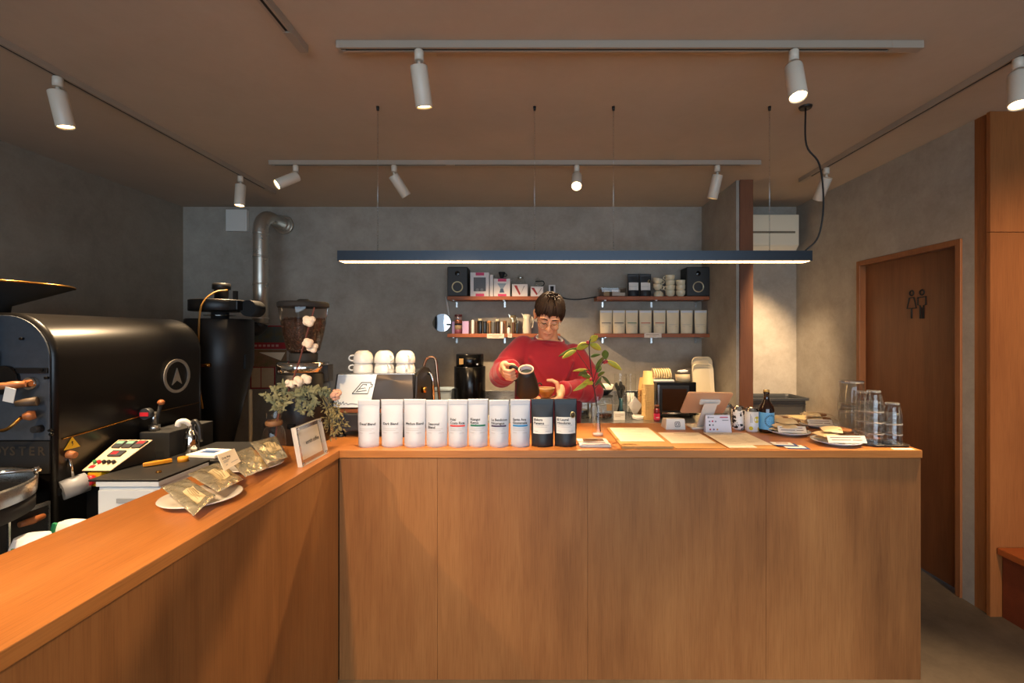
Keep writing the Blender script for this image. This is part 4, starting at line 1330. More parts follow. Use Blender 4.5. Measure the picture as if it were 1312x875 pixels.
outline([(.27, .47), (.345, .70), (.40, .70), (.392, .66)], .0016, 'emblem_stroke')
outline([(.30, .56), (.38, .60), (.40, .52), (.285, .48)], .0014, 'emblem_stroke')
m = MB()
m.tube(spline([ep(a, b, .001) for a, b in ((.03, .08), (.05, .22), (.065, .10), (.08, .16), (.095, .09), (.12, .18), (.13, .09), (.16, .14), (.18, .09), (.22, .12), (.30, .10))], 4), .0016, 5); m.build('script_lettering', pm('script_blue', (60, 80, 110), .5), em)
m = MB(); m.box(xl + .02, xr - .02, .02, .40, .115, .134); m.build('drip_tray', wood('tray_wood', (120, 66, 36), (138, 80, 46), (152, 92, 54), 'x'), em, bevel=.003)
m = MB(); m.box(xl + .01, xr - .01, .0, .38, .028, .1145); m.build('base', M_plastic_d, em, bevel=.006)
for x in (xl + .04, xr - .04):
    for y in (.02, .34):
        m = MB(); m.lathe([(.022, 0), (.022, .006), (.014, .012), (.014, .0275)], 16, (x, y, 0)); m.build('foot', M_black, em)
m = MB()
m.prism([(.02, .03), (.40, .03), (.40, .27), (.30, .318), (.20, .333), (.10, .315), (.05, .295)], lambda a, b: (xr, a, b), lambda a, b: (xr + .012, a, b)); m.build('side_panel', M_emd, em, bevel=.003)
m = MB(); m.cyl((xr + .012, .14, .215), (xr + .035, .14, .215), .016, segs=18); m.build('steam_knob', M_brass, em)
m = MB(); m.cyl((xr + .012, .14, .16), (xr + .03, .14, .16), .012, segs=14); m.build('steam_knob', M_brass, em)
m = MB(); m.box(xl + .01, xr - .006, .06, .39, .3005, .306); m.build('cup_tray', M_steel, em, bevel=.001)
m = MB(); m.tube(spline([(xl + .0, .25, .306), (xl + .05, .26, .330), (xl + .10, .27, .338)], 4), .003, 6); m.build('cup_rail', M_black, em)
m = MB()
q = [at(543, 476, 2.50), at(543.5, 467, 2.50), at(547, 459.5, 2.50), at(553, 457.5, 2.5), at(558, 461, 2.50), at(560, 478, 2.50), at(562, 500, 2.5), at(564, 520, 2.5)]
m.tube(spline([p - Vector((-.78, 2.25, 1.0)) for p in q], 5), .0075, 10); m.build('steam_wand', pm('wand_dark_chrome', (150, 116, 92), .12, metal=1), em)
m = MB(); q = [at(545, 477, 2.52), at(552, 479, 2.52), at(554.5, 486, 2.52), at(555.5, 512, 2.52)]
m.tube([p - Vector((-.78, 2.25, 1.0)) for p in q], .008, 10); m.build('water_spout', M_chrome, em)

# inverted cups warming on top (two per stack)
def cup_pair(px, flip, lb):
    for k in (0, 1):
        y = 2.38
        t = thing('coffee_cup', lb[k], 'cup', (px2x(px, y), y, 1.3062 + k * .0495), R(flip + (15 if k else 0)), 'cups upside down on the espresso machine')
        m = MB(); m.lathe([(.049, .0), (.0505, .003), (.049, .026), (.043, .047), (.033, .058), (.026, .061), (.026, .0635), (.0, .0635)], 28, cap0=False)
        m.lathe([(.0478, .002), (.0465, .025), (.040, .044), (.030, .053), (0, .055)], 28, cap0=False)
        m.build('bowl', M_white_cer, t)
        m = MB(); m.tube(bez((-.044, 0, .038), (-.078, 0, .046), (-.078, 0, .006), (-.047, 0, .013), 10), .0045, 8); m.build('handle', M_white_cer, t)
cup_pair(465.5, 15, ('white cup upside down at the left end of the espresso machine, lower of its pair', 'white cup upside down at the left end of the espresso machine, upper of its pair'))
cup_pair(492.5, 130, ('white cup upside down in the middle of the espresso machine, lower of its pair', 'white cup upside down in the middle of the espresso machine, upper of its pair'))
cup_pair(519.5, 110, ('white cup upside down at the right end of the espresso machine, lower of its pair', 'white cup upside down at the right end of the espresso machine, upper of its pair'))

# ------------------------------------------------------------------ leaflets, glass vase with branch
lf = thing('leaflet_stack', 'small stack of printed leaflets beside the black coffee bags', 'leaflets', (.272, 2.105, 1.0))
for i in range(6):
    m = MB(); m.cbox((.004 * math.sin(i * 2.1), .003 * math.cos(i * 3), .0012 + .0022 * i), (.132, .125, .0016), Euler((0, 0, R(3 * math.sin(i * 1.7)))).to_matrix())
    m.build('leaflet', M_paper, lf)
m = MB(); m.box(-.045, .05, .005, .05, .0142, .0147); m.build('picture', pm('leaflet_picture', (150, 104, 70), .6, col2=(60, 46, 40), vscale=26), lf)
m = MB(); m.box(-.05, .05, -.02, -.014, .0142, .0147); m.box(-.03, .05, -.035, -.031, .0142, .0147); m.box(-.06, .06, -.061, -.052, .0142, .0147); m.build('printing', pm('leaflet_print', (150, 110, 130), .7), lf)
vs = thing('bud_vase', 'slender clear glass vase beside the leaflets', 'vase', (px2x(766, 2.29), 2.287, 1.0))
m = MB(); m.lathe([(.0, .001), (.026, .001), (.029, .006), (.028, .02), (.021, .09), (.0155, .15), (.0165, .19), (.021, .207)], 26, cap1=False, cap0=False); m.build('vase_wall', M_glass, vs)
m = MB(); m.lathe([(.0, .0022), (.024, .0022), (.0255, .012), (.0, .012)], 24); m.build('glass_base', pm('glass_thick', (224, 212, 214), .1, alpha=1, spec=.8), vs)
brn = thing('leafy_branch', 'leafy green branch with small red buds standing in the slender vase', 'branch', (0, 0, 0))
Q = lambda px, py, d=2.287: at(px, py, d)
M_brn = pm('branch_dark', (44, 32, 30), .6)
m = MB(); m.tube(spline([Q(769.3, 553.0, 2.287), Q(767.6, 538), Q(764, 515), Q(761, 497), Q(757.5, 475), Q(755.5, 455), Q(755, 440), Q(757, 434)], 5), .0026, 7); m.build('stem', M_brn, brn)
twigs = [[(758, 480), (751, 468), (744, 458), (738, 449)], [(760, 490), (764, 476), (771, 466), (777, 460)], [(761, 497), (757, 490), (753, 486)],
         [(761, 492), (768, 482), (775, 484)], [(771, 466), (774, 458), (776, 452)], [(755, 442), (750, 441), (745, 442)], [(762, 498), (768, 492), (772, 496)], [(757, 474), (748, 474)], [(738, 449), (730, 451)]]
for i, tw in enumerate(twigs):
    m = MB(); m.tube(spline([Q(x, y, 2.287 - .012 * k * (1 if i % 2 else -1)) for k, (x, y) in enumerate(tw)], 4), .0016, 6); m.build('twig', M_brn, brn)
M_lf = [pm('leaf_yellow_green', (196, 184, 62), .42, col2=(158, 162, 54), vscale=16), pm('leaf_green', (96, 118, 44), .42, col2=(66, 92, 40), vscale=16), pm('leaf_dark', (52, 72, 44), .45, col2=(72, 92, 46), vscale=16)]
def bleaf(p0, p1, w, mi, dd=.0, d0=2.287, curl=.25):
    w *= 1.2
    a, b = Q(p0[0], p0[1], d0), Q(p1[0], p1[1], d0 + dd)
    ax = b - a; L = ax.length; ax.normalize()
    sd = ax.cross(Vector((0.1, 1, .25))).normalized(); n = sd.cross(ax)
    if n.z < 0:
        n = -n
    m = MB()
    rows = []
    for k in range(9):
        t = k / 8
        hw_ = w * math.sin(math.pi * min(1, t * .93 + .05)) ** .75 * (1 - .25 * t)
        c = a + ax * L * t + n * (curl * L * math.sin(math.pi * t) * .3 - curl * .2 * L * t * t)
        rows.append([m.v(c - sd * hw_ + n * hw_ * .35), m.v(c - sd * hw_ * .5 + n * hw_ * .1), m.v(c), m.v(c + sd * hw_ * .5 + n * hw_ * .1), m.v(c + sd * hw_ + n * hw_ * .35)])
    for r0, r1 in zip(rows, rows[1:]):
        for i in range(4):
            m.f([r0[i], r0[i + 1], r1[i + 1], r1[i]], True)
    o = m.build('leaf', M_lf[mi], brn)
    md = o.modifiers.new('thick', 'SOLIDIFY'); md.thickness = .0007
for a in (((756, 438), (766, 430), .016, 0, -.02), ((755, 441), (738, 447), .018, 0, -.03), ((756, 441), (771, 448), .015, 0, -.03), ((738, 449), (720, 459), .012, 0, -.02),
          ((741, 446), (716, 456), .010, 1, .05), ((757, 457), (769, 454), .008, 1, .02), ((776, 460), (775, 448), .016, 1, -.02), ((763, 473), (773, 457), .009, 1, -.04),
          ((777, 462), (797, 474), .013, 0, -.03), ((753, 474), (734, 475), .007, 0, .03), ((752, 477), (741, 481), .014, 2, .04), ((757, 484), (745, 481), .012, 1, .03), ((755, 487), (735, 501), .012, 0, -.04),
          ((760, 492), (747, 489), .016, 0, -.05), ((772, 482), (783, 494), .007, 2, .03), ((768, 490), (776, 499), .006, 2, .02), ((766, 482), (775, 476), .008, 1, -.03), ((764, 477), (770, 468), .012, 1, .03), ((762, 494), (771, 482), .008, 2, .04)):
    bleaf(a[0], a[1], a[2], a[3], a[4])
for px, py in ((753, 438.5), (777, 463.5), (774.5, 464), (757, 486)):
    m = MB(); m.ell(Q(px, py, 2.27), (.008, .008, .009), 10, 7); m.build('bud', pm('bud_red', (186, 48, 56), .5), brn)

# ------------------------------------------------------------------ clipboards with menus
def sheet_lines(m, x0, x1, y0, y1, n, z, rnd, wmin=.4):
    for k in range(n):
        yy = y1 - (y1 - y0) * (k + .5) / n
        ln = rnd.uniform(wmin, .95)
        m.quad((x0, yy - .0012, z), (x0 + (x1 - x0) * ln, yy - .0012, z), (x0 + (x1 - x0) * ln, yy + .0012, z), (x0, yy + .0012, z))
M_cprint = pm('menu_print', (176, 148, 118), .8)
def menu(x0, x1, y0, y1, th, papers, label, seed):
    t = thing('menu_board', label, 'menu', ((x0 + x1) / 2, y0, 1.0))
    w = (x1 - x0) / 2
    m = MB(); m.box(-w, w, 0, y1 - y0, 0, th); m.build('board', M_kraft, t, bevel=.0015)
    rnd = random.Random(seed)
    for i, (a, b, c, d) in enumerate(papers):
        z0 = th + .0004 + .0009 * i
        m = MB(); m.box(-w + a, -w + b, c, d, z0, z0 + .0006); s_ = m.build('menu_sheet', M_creamp, t)
        m = MB(); sheet_lines(m, -w + a + .02, -w + b - .02, c + .03, d - .05, 9, z0 + .0009, rnd)
        m.quad((-w + (a + b) / 2 - .03, d - .03, z0 + .0009), (-w + (a + b) / 2 + .03, d - .03, z0 + .0009), (-w + (a + b) / 2 + .03, d - .024, z0 + .0009), (-w + (a + b) / 2 - .03, d - .024, z0 + .0009))
        m.build('menu_print', M_cprint, s_)
    return t
menu(.385, .612, 2.018, 2.425, .012, [(.012, .215, .09, .40)], 'thick kraft menu board with one cream sheet, next to the leaflets', 1)
menu(.622, .846, 2.018, 2.34, .004, [(.008, .212, .09, .318)], 'flat kraft menu board with one cream sheet, middle of the three', 2)
menu(.856, 1.078, 2.012, 2.335, .004, [(.09, .218, .06, .318), (.0, .125, .008, .320)], 'flat kraft menu board with two overlapping cream sheets, in front of the cans', 3)

# card reader
cr = thing('card_reader', 'small white square card reader behind the menu boards', 'card reader', (px2x(866, 2.42), 2.42, 1.0))
w_ = .053
m = MB(); m.loft([[(-w_, 0, .0), (w_, 0, .0), (w_, .10, 0), (-w_, .10, 0)], [(-w_ + .006, .012, .058), (w_ - .002, .012, .058), (w_ - .01, .085, .050), (-w_ + .006, .085, .050)]], smooth=False); m.build('reader_body', M_white, cr, bevel=.004)
def fr(a, b, h=.001):
    return (a, .012 * (b / .058) - h, b)
m = MB()
for r_, k in ((.0125, 1), (.006, 1)):
    pts = [fr(p[0], p[1]) for p in rrect(2 * r_, 2 * r_, r_ * .35, 3, .010, .029)]
    m.tube(pts + [pts[0]], .0014 if r_ > .01 else .0012, 5)
m.build('square_logo', M_ink, cr)

# small sign card (two flyers folded as a tent); the scannable square of the original is left out
sc_ = thing('payment_sign', 'small white payment card with a red line, standing before the tablet stand', 'sign', (px2x(921, 2.345), 2.345, 1.0))
m = MB(); m.loft([[(-.067, 0, .0005), (.067, 0, .0005), (.067, .003, .0005), (-.067, .003, .0005)], [(-.064, .010, .090), (.06, .010, .090), (.06, .012, .090), (-.064, .012, .090)]], smooth=False); m.build('card', pm('card_white', (234, 226, 232), .6), sc_)
m = MB(); m.loft([[(-.067, .028, .0005), (.067, .028, .0005), (.067, .030, .0005), (-.067, .030, .0005)], [(-.064, .0125, .090), (.06, .0125, .090), (.06, .0145, .090), (-.064, .0145, .090)]], smooth=False); m.build('card_back', MATS['card_white'], sc_)
def cf(a, b):
    return (a, .010 * b / .090 - .0007, b)
def cquad(m, x0, x1, z0, z1):
    m.quad(cf(x0, z0), cf(x1, z0), cf(x1, z1), cf(x0, z1))
m = MB(); cquad(m, .008, .05, .076, .081); m.build('red_line', pm('print_pink', (206, 50, 84), .6), sc_)
m = MB(); cquad(m, -.054, -.046, .074, .083); cquad(m, -.044, -.022, .076, .08); cquad(m, .02, .052, .062, .066); m.build('grey_print', M_inkl, sc_)
for i, (a, b, c) in enumerate(((-.045, .058, 'e'), (-.03, .059, 'r'), (-.014, .058, 'e'), (-.045, .04, 'k'), (-.028, .04, 'e'), (-.043, .018, 'r'), (-.025, .018, 'v'), (-.007, .018, 'y'))):
    m = MB(); m.lathe([(.0045, 0), (.0045, .0004)], 12); mm = {'e': M_inkl, 'r': MATS['print_pink'], 'k': M_ink, 'v': pm('print_violet', (130, 90, 140), .6), 'y': pm('print_ochre', (200, 150, 90), .6)}[c]
    m.build('card_symbol', mm, sc_, loc=cf(a, b), rot=(R(84), 0, 0))

# tablet point of sale on its stand
ts_ = thing('tablet_register', 'tablet cash register seen from behind on a white stand', 'tablet', (.905, 2.40, 1.0))
O = Vector((.905, 2.40, 1.0))
tl, tr_, bl, brr = at(881, 503, 2.30) - O, at(939.5, 504, 2.30) - O, at(870.5, 529, 2.42) - O, at(929, 530, 2.42) - O
up = (tl - bl).normalized(); rt = (tr_ - tl).normalized(); nt_ = rt.cross(up).normalized()     # facing the camera
if nt_.y > 0:
    nt_ = -nt_
cc = (tl + tr_ + bl + brr) / 4
def tp(a, b, h):
    return cc + rt * a + up * b + nt_ * h
Wt, Ht = (tr_ - tl).length, (tl - bl).length
m = MB(); pts = rrect(Wt, Ht, .012, 4); m.prism(pts, lambda a, b: tp(a, b, -.008), lambda a, b: tp(a, b, 0)); m.build('tablet', pm('tablet_back', (226, 186, 152), .3, metal=.55), ts_, bevel=.002)  # warm reflection of the counter put into the base colour
m = MB(); pts = rrect(Wt - .016, Ht - .016, .006, 3); m.prism(pts, lambda a, b: tp(a, b, -.0095), lambda a, b: tp(a, b, -.0083)); m.build('screen', pm('tablet_screen', (16, 17, 20), .15), ts_)
m = MB(); pts = rrect(.105, .035, .01, 3); m.prism(pts, lambda a, b: tp(a + .01, b + .02, .0005), lambda a, b: tp(a + .01, b + .02, .012)); m.build('mount_plate', M_white, ts_, bevel=.003)
a0 = tp(.01, .02, .0125)
m = MB(); m.loft([[(a0.x - .034, a0.y, a0.z - .012), (a0.x + .034, a0.y, a0.z - .012), (a0.x + .034, a0.y - .016, a0.z), (a0.x - .034, a0.y - .016, a0.z)], [(-.034, .075, .0122), (.034, .075, .0122), (.034, .055, .0122), (-.034, .055, .0122)]], smooth=False); m.build('stand_arm', M_white, ts_, bevel=.003)
m = MB(); m.box(-.07, .07, .03, .14, .0, .0118); m.build('stand_base', M_white, ts_, bevel=.004)

# cans and bottle
def can(x, y, label, mat, extra=None, bands=None):
    t = thing('drink_can', label, 'can', (x, y, 1.0), 0, None)
    m = MB(); m.lathe([(.024, 0), (.030, .005), (.033, .012), (.033, .106)], 28, cap1=True); m.build('can_body', mat, t)
    m = MB(); m.lathe([(.033, .1062), (.0315, .112), (.027, .119), (.0275, .122), (.025, .1222), (.0245, .119), (0, .118)], 28, cap0=False, cap1=False); m.build('can_top', M_chrome, t)
    return t
M_skull = pm('can_black_white', (236, 232, 228), .3, col2=(30, 28, 30), vscale=55, detail=1.5)
M_skull.node_tree.nodes['Color Ramp'].color_ramp.elements[0].position = .53
M_skull.node_tree.nodes['Color Ramp'].color_ramp.elements[1].position = .57
M_dcan = pm('can_dark', (40, 36, 34), .3, col2=(180, 172, 160), vscale=60, detail=2)
M_wcan = pm('can_white', (234, 230, 226), .3)
can(1.083, 2.44, 'white drink can with scattered black markings', M_skull)
can(1.052, 2.512, 'dark patterned drink can half hidden behind the black and white can', M_dcan)
wc = can(1.127, 2.383, 'white drink can with yellow lemon prints', M_wcan)
def on_can(a, z, r=.0334):
    return (r * math.sin(a), -r * math.cos(a), z)
for (a0, z0, r0) in ((.42, .066, .017), (-.52, .022, .010), (.75, .02, .008)):
    m = MB()
    c_ = m.v(on_can(a0, z0)); rim = [m.v(on_can(a0 + r0 / .033 * math.cos(t), z0 + r0 * math.sin(t))) for t in [2 * math.pi * i / 18 for i in range(18)]]
    for i in range(18):
        m.f([c_, rim[i], rim[(i + 1) % 18]], True)
    m.build('lemon_print', pm('lemon_yellow', (222, 196, 30), .4), wc)
m = MB()
for k in range(3):
    m.quad(*[on_can(-.62 + .13 * k + da, .05 + dz * (1 - .2 * k)) for da, dz in ((0, 0), (.05, 0), (.05, .045), (0, .045))])
m.build('small_print', M_inkl, wc)
bt = thing('beer_bottle', 'brown glass bottle with a light blue label, right of the cans', 'bottle', (1.198, 2.372, 1.0))
m = MB(); m.lathe([(.030, 0), (.036, .004), (.037, .012), (.037, .118), (.034, .132), (.022, .152), (.0145, .168), (.013, .196), (.0145, .198), (.0145, .206)], 32); m.build('bottle_glass', pm('amber_glass', (44, 22, 12), .08, coat=.5), bt)
m = MB(); m.lathe([(.015, .2065), (.0155, .212), (.0135, .217)], 20); m.build('crown_cap', pm('cap_gold', (206, 176, 110), .3, metal=.6), bt)
m = MB(); m.lathe([(.0374, .018), (.0374, .104)], 40, cap0=False, cap1=False); m.build('label', pm('label_blue', (112, 182, 222), .5), bt)
m = MB()
for i in range(30):
    t = 2 * math.pi * i / 30
    p = [on_can((r_ * math.cos(t + dt_)) / .0374 + .12, .062 + r_ * math.sin(t + dt_) * 1.05, .0379) for r_, dt_ in ((.023, -.05), (.031, -.05), (.031, .05), (.023, .05))]
    m.quad(*p)
m.build('sun_ring', M_ink, bt)
m = MB()
rnd = random.Random(5)
for i in range(46):
    t, r_ = rnd.uniform(0, 6.28), .019 * math.sqrt(rnd.random())
    c0_ = (r_ * math.cos(t) / .0374 + .12, .062 + r_ * math.sin(t))
    m.quad(*[on_can(c0_[0] + dx, c0_[1] + dz, .0379) for dx, dz in ((-.02, -.001), (.02, -.001), (.02, .001), (-.02, .001))])
m.build('label_pattern', pm('label_blue_dark', (52, 104, 150), .5), bt)

# business cards
cd = thing('card_stack', 'little fan of blue and white business cards at the counter edge', 'cards', (1.135, 2.06, 1.0))
M_blue = pm('card_blue', (62, 84, 134), .6)
for i, (dx, dy, rz, mt, s_) in enumerate(((.03, -.02, -8, M_blue, 1), (.02, -.012, -6, M_paper, .95), (.0, .015, -10, M_blue, 1), (-.012, .025, -9, M_paper, .95))):
    m = MB(); m.cbox((dx, dy, .0012 + .0022 * i), (.091 * s_, .055 * s_, .0016), Euler((0, 0, R(rz))).to_matrix()); m.build('card', mt, cd)
m = MB(); m.cbox((-.01, .028, .0092), (.05, .012, .0006), Euler((0, 0, R(-9))).to_matrix()); m.build('print', pm('card_print', (180, 120, 110), .7), cd)
sl = MB(); sl.box(-.045, .045, -.012, .012, 0, .0012)
sl.build('paper_slip', M_creamp, loc=(1.615, 2.017, 1.0), label='cream paper slip at the counter edge below the glasses', cat='paper')

# ------------------------------------------------------------------ plates of wrapped cookies
M_plb = pm('plate_pale_blue', (214, 222, 234), .25, coat=.3)
M_cook = pm('cookie_brown', (186, 124, 62), .8, col2=(146, 88, 42), vscale=60, bump=.8, bscale=90)
M_bagcl = pm('cookie_wrap', (236, 208, 160), .35, bump=.4, bscale=30, coat=.3)
M_lab = pm('cookie_label', (236, 224, 206), .7)
def cookie_plate(x, y, r, n, lab, seed, label, what, lz=0.0):
    pl = plate('plate', x, y, 1.0, r, 'pale plate under the ' + label, M_plb, 'plates of wrapped cookies')
    rnd = random.Random(seed)
    g = 'wrapped cookies on the plates'
    for k in range(n):
        a = 2 * math.pi * k / n + .5 + seed
        rr_ = r * .16 if n > 1 else 0
        cx, cy_ = x + rr_ * math.cos(a), y + rr_ * math.sin(a)
        z = 1.0215 + .0188 * k
        pos = ('lowest of the pile', 'second from below', 'third from below', 'on top')[k if k < n - 1 else 3]
        t = thing('cookie_pack', 'wrapped cookie, ' + pos + ', on the ' + what, 'cookie', (cx, cy_, z), 0, g, rot=(R(rnd.uniform(-1, 1)), R(rnd.uniform(-1, 1)), rnd.uniform(-.5, .6)))
        m = MB(); m.lathe([(.0, 0), (.040, .0005), (.045, .004), (.042, .010), (.030, .0125), (0, .013)], 20, (0, 0, .002)); m.build('cookie', M_cook, t)
        m = MB()
        def wrapf(u, v):
            a_ = .074 * (2 * u - 1); b_ = .053 * (2 * v - 1)
            e = (1 - abs(2 * u - 1) ** 3) * (1 - abs(2 * v - 1) ** 3)
            return (a_, b_, .002 + .0145 * e ** .6 + .001 * math.sin(9 * u + 5 * v + seed))
        # the wrapper shows the cookie through a clear half; the paper half is cream
        m.grid(lambda u, v: wrapf(u * .5, v), 7, 10); m.build('paper_wrap', M_bagcl, t)
        m = MB(); m.grid(lambda u, v: wrapf(.5 + u * .5, v), 7, 10); m.build('clear_wrap', M_acr, t)
    # label strip propped against the pile
    ls = thing('cookie_label_card', 'white name card of the ' + label, 'card', (x + lab[0], y + lab[1], 1.0135 + lz), R(lab[3]), 'name cards on the cookie plates')
    w = lab[2] / 2
    h_ = .029
    m = MB(); m.loft([[(-w, 0, 0), (w, 0, 0), (w, .002, 0), (-w, .002, 0)], [(-w, .017, h_), (w, .017, h_), (w, .019, h_), (-w, .019, h_)]], smooth=False); m.build('card', M_lab, ls)
    m = MB()
    for z0, a_, b_ in ((.020, -.85, .75), (.010, -.8, .2), (.010, .3, .8)):
        m.quad((w * a_, .017 * z0 / h_ - .0006, z0), (w * b_, .017 * z0 / h_ - .0006, z0), (w * b_, .017 * (z0 + .003) / h_ - .0006, z0 + .003), (w * a_, .017 * (z0 + .003) / h_ - .0006, z0 + .003))
    m.build('card_print', pm('card_text', (150, 124, 110), .7), ls)
cookie_plate(1.39, 2.118, .103, 3, (.0, -.08, .165, -3), 1, 'cookies nearest the water glasses', 'plate at the counter edge', .008)
cookie_plate(1.285, 2.325, .10, 3, (-.02, -.075, .13, -8), 2, 'cookies just right of the bottle', 'plate just right of the bottle', .008)
cookie_plate(1.545, 2.50, .092, 3, (-.03, -.07, .125, -6), 3, 'cookies at the back by the tall glasses', 'back plate by the tall glasses', .008)
cookie_plate(1.345, 2.515, .09, 2, (-.01, -.07, .12, -2), 4, 'cookies behind the bottle', 'plate behind the bottle', .008)

# ------------------------------------------------------------------ glasses upside down on a tray
M_tum = thin_glass('tumbler_glass', (.95, .955, .95), 1.5, .03)
M_rim = pm('tumbler_rim', (250, 250, 246), .06, trans=.8)
gt = MB(); gt.loft([[(p[0], p[1], z) for p in rrect(.172 + o_, .125 + o_, .02)] for z, o_ in ((0, -.02), (.002, -.01), (.009, 0), (.0095, -.004), (.004, -.012))]); 
gt.build('glass_tray', pm('tray_dark', (60, 50, 42), .3), loc=(1.595, 2.105, 1.0), label='small dark tray under the stacked glasses', cat='tray')
def tumbler(x, y, z, r, h, label, grp):
    m = MB()      # upside down: mouth below, thick base on top
    m.lathe([(r, 0), (r * 1.02, .002), (r * .96, h * .45), (r * .80, h * .80), (r * .74, h * .985), (r * .70, h), (0, h)], 18, cap0=False, smooth=True)
    m.lathe([(r * .95, .001), (r * .90, h * .45), (r * .74, h * .78), (r * .62, h * .88), (0, h * .88)], 18, cap0=False)
    o = m.build('glass_tumbler', M_tum, loc=(x, y, z), label=label, cat='glass', group=grp)
    m = MB()
    for k in range(9):      # facets pressed into the wall
        a = 2 * math.pi * k / 9
        m.tube([(r * .98 * math.cos(a), r * .98 * math.sin(a), h * .12), (r * .925 * math.cos(a), r * .925 * math.sin(a), h * .45), (r * .775 * math.cos(a), r * .775 * math.sin(a), h * .80)], .0008, 5)
    m.build('facet_edges', M_rim, o)
    m = MB(); m.lathe([(r * 1.01, -.001), (r * 1.035, .0025), (r * 1.01, .006), (r * .985, .002)], 22, cap0=False, cap1=False); m.build('mouth_rim', M_rim, o)
    m = MB(); m.lathe([(r * .70, h * .90), (r * .735, h * .97), (r * .69, h * .998), (0, h * .995)], 20, cap0=False, cap1=False); m.build('thick_base', M_rim, o)
    return o
def stack(x, y, z0, n, r, h, step, where):
    for k in range(n):
        pos = ('lowest', 'second from below', 'third from below')[k] if k < n - 1 else 'topmost'
        tumbler(x, y, z0 + k * step, r, h, 'upside-down tumbler, %s of the %s' % (pos, where), 'upside-down glasses on the counter end')
stack(px2x(1120.5, 2.08), 2.085, 1.0045, 4, .037, .098, .049, 'tall stack at the front of the tray')
stack(px2x(1144.5, 2.08), 2.085, 1.0045, 3, .037, .098, .046, 'short stack at the right end')
stack(px2x(1103, 2.18), 2.16, 1.0045, 4, .036, .095, .046, 'stack just behind the front stack')
def tallglass(x, y, z, r, h, label):
    m = MB(); m.lathe([(r, 0), (r * 1.01, .003), (r * .93, h * .97), (r * .90, h), (0, h)], 24, cap0=False); m.lathe([(r * .955, .001), (r * .88, h * .94), (0, h * .94)], 24, cap0=False)
    o = m.build('tall_glass', M_tum, loc=(x, y, z), label=label, cat='glass', group='tall upside-down glasses at the back')
    m = MB(); m.lathe([(r * 1.01, .0), (r * 1.025, .0025), (r * 1.01, .005), (r * .97, .0025)], 26, cap0=False, cap1=False); m.build('mouth_rim', M_rim, o)
    m = MB(); m.lathe([(r * .89, h * .93), (r * .925, h * .97), (r * .89, h * .999), (0, h * .997)], 24, cap0=False, cap1=False); m.build('thick_base', M_rim, o)
    return o
xg = px2x(1091, 2.31)
tallglass(xg, 2.31, 1.0, .058, .155, 'large clear glass upside down behind the stacks, lower of its pair')
tallglass(xg, 2.31, 1.116, .058, .155, 'large clear glass upside down behind the stacks, upper of its pair')
# ------------------------------------------------------------------ wall shelves
YS = 4.075           # front edge of the shelves
def shelf(x0, x1, ztop, label, clips):
    t = thing('wall_shelf', label, 'shelf', (x0, YS, ztop - .032))
    m = MB(); m.box(0, x1 - x0, 0, YB - YS - .002, 0, .032); m.build('board', M_shelf, t, bevel=.002)
    for px in clips:
        x = px2x(px, YS + .1) - x0
        m = MB(); m.box(x - .008, x + .008, .02, YB - YS - .002, -.006, -.0005); m.box(x - .008, x + .008, YB - YS - .012, YB - YS - .002, -.055, -.0065)
        m.build('bracket', M_steel, t)
    return t
ZU, ZLo = py2z(379.5, YS), py2z(427.5, YS)
LX0, LX1 = px2x(573, YS), px2x(718, YS)
QX0, QX1 = px2x(765, YS), 1.556
shelf(LX0, LX1, ZU, 'upper left wooden wall shelf with a speaker and boxed drippers', (583, 646, 706))
shelf(LX0, LX1, ZLo, 'lower left wooden wall shelf with jars and canisters', (583, 646, 706))
shelf(QX0, QX1, ZU, 'upper right wooden wall shelf with stacked bowls and a speaker', (774, 838, 896))
shelf(QX0, QX1, ZLo, 'lower right wooden wall shelf with a row of cream bags', (774, 838, 896))

def speaker(px0, px1, cone, label):
    y = YS + .01
    x0, x1 = px2x(px0, y), px2x(px1, y)
    w = (x1 - x0) / 2
    h = py2z(342, y) - ZU
    t = thing('bookshelf_speaker', label, 'speaker', ((x0 + x1) / 2, y, ZU + .0005))
    m = MB(); m.box(-w, w, .004, .18, 0, h); m.build('cabinet', pm('speaker_black', (30, 29, 28), .55), t, bevel=.006)
    m = MB(); m.box(-w + .006, w - .006, 0, .0035, .006, h - .006); m.build('baffle', pm('speaker_baffle', (40, 39, 38), .5), t, bevel=.001)
    def disc(z, prof, nm, mt, dx=0):
        m = MB(); m.M = Matrix.Translation((dx, 0, z)) @ Matrix.Rotation(R(90), 4, 'X')
        m.lathe(prof, 32, cap0=False, cap1=False); m.build(nm, mt, t)
    disc(h * .32, [(.050, -.001), (.050, .004), (.044, .006), (.040, .003)], 'woofer_ring', cone)
    disc(h * .32, [(.0395, .003), (.028, -.006), (.014, -.010), (.0, -.006)], 'woofer_cone', pm('cone_grey', (70, 62, 54), .5))
    disc(h * .78, [(.022, .0), (.021, .003), (.014, .001), (.008, .004), (.0, .005)], 'tweeter', M_blackg)
    return t
speaker(573, 599, pm('cone_ring_cream', (216, 200, 156), .5), 'black bookshelf speaker with a cream cone ring at the left end of the left shelf')
speaker(880, 909.5, pm('cone_ring_silver', (196, 180, 146), .35, metal=.4), 'black bookshelf speaker at the right end of the right shelf')

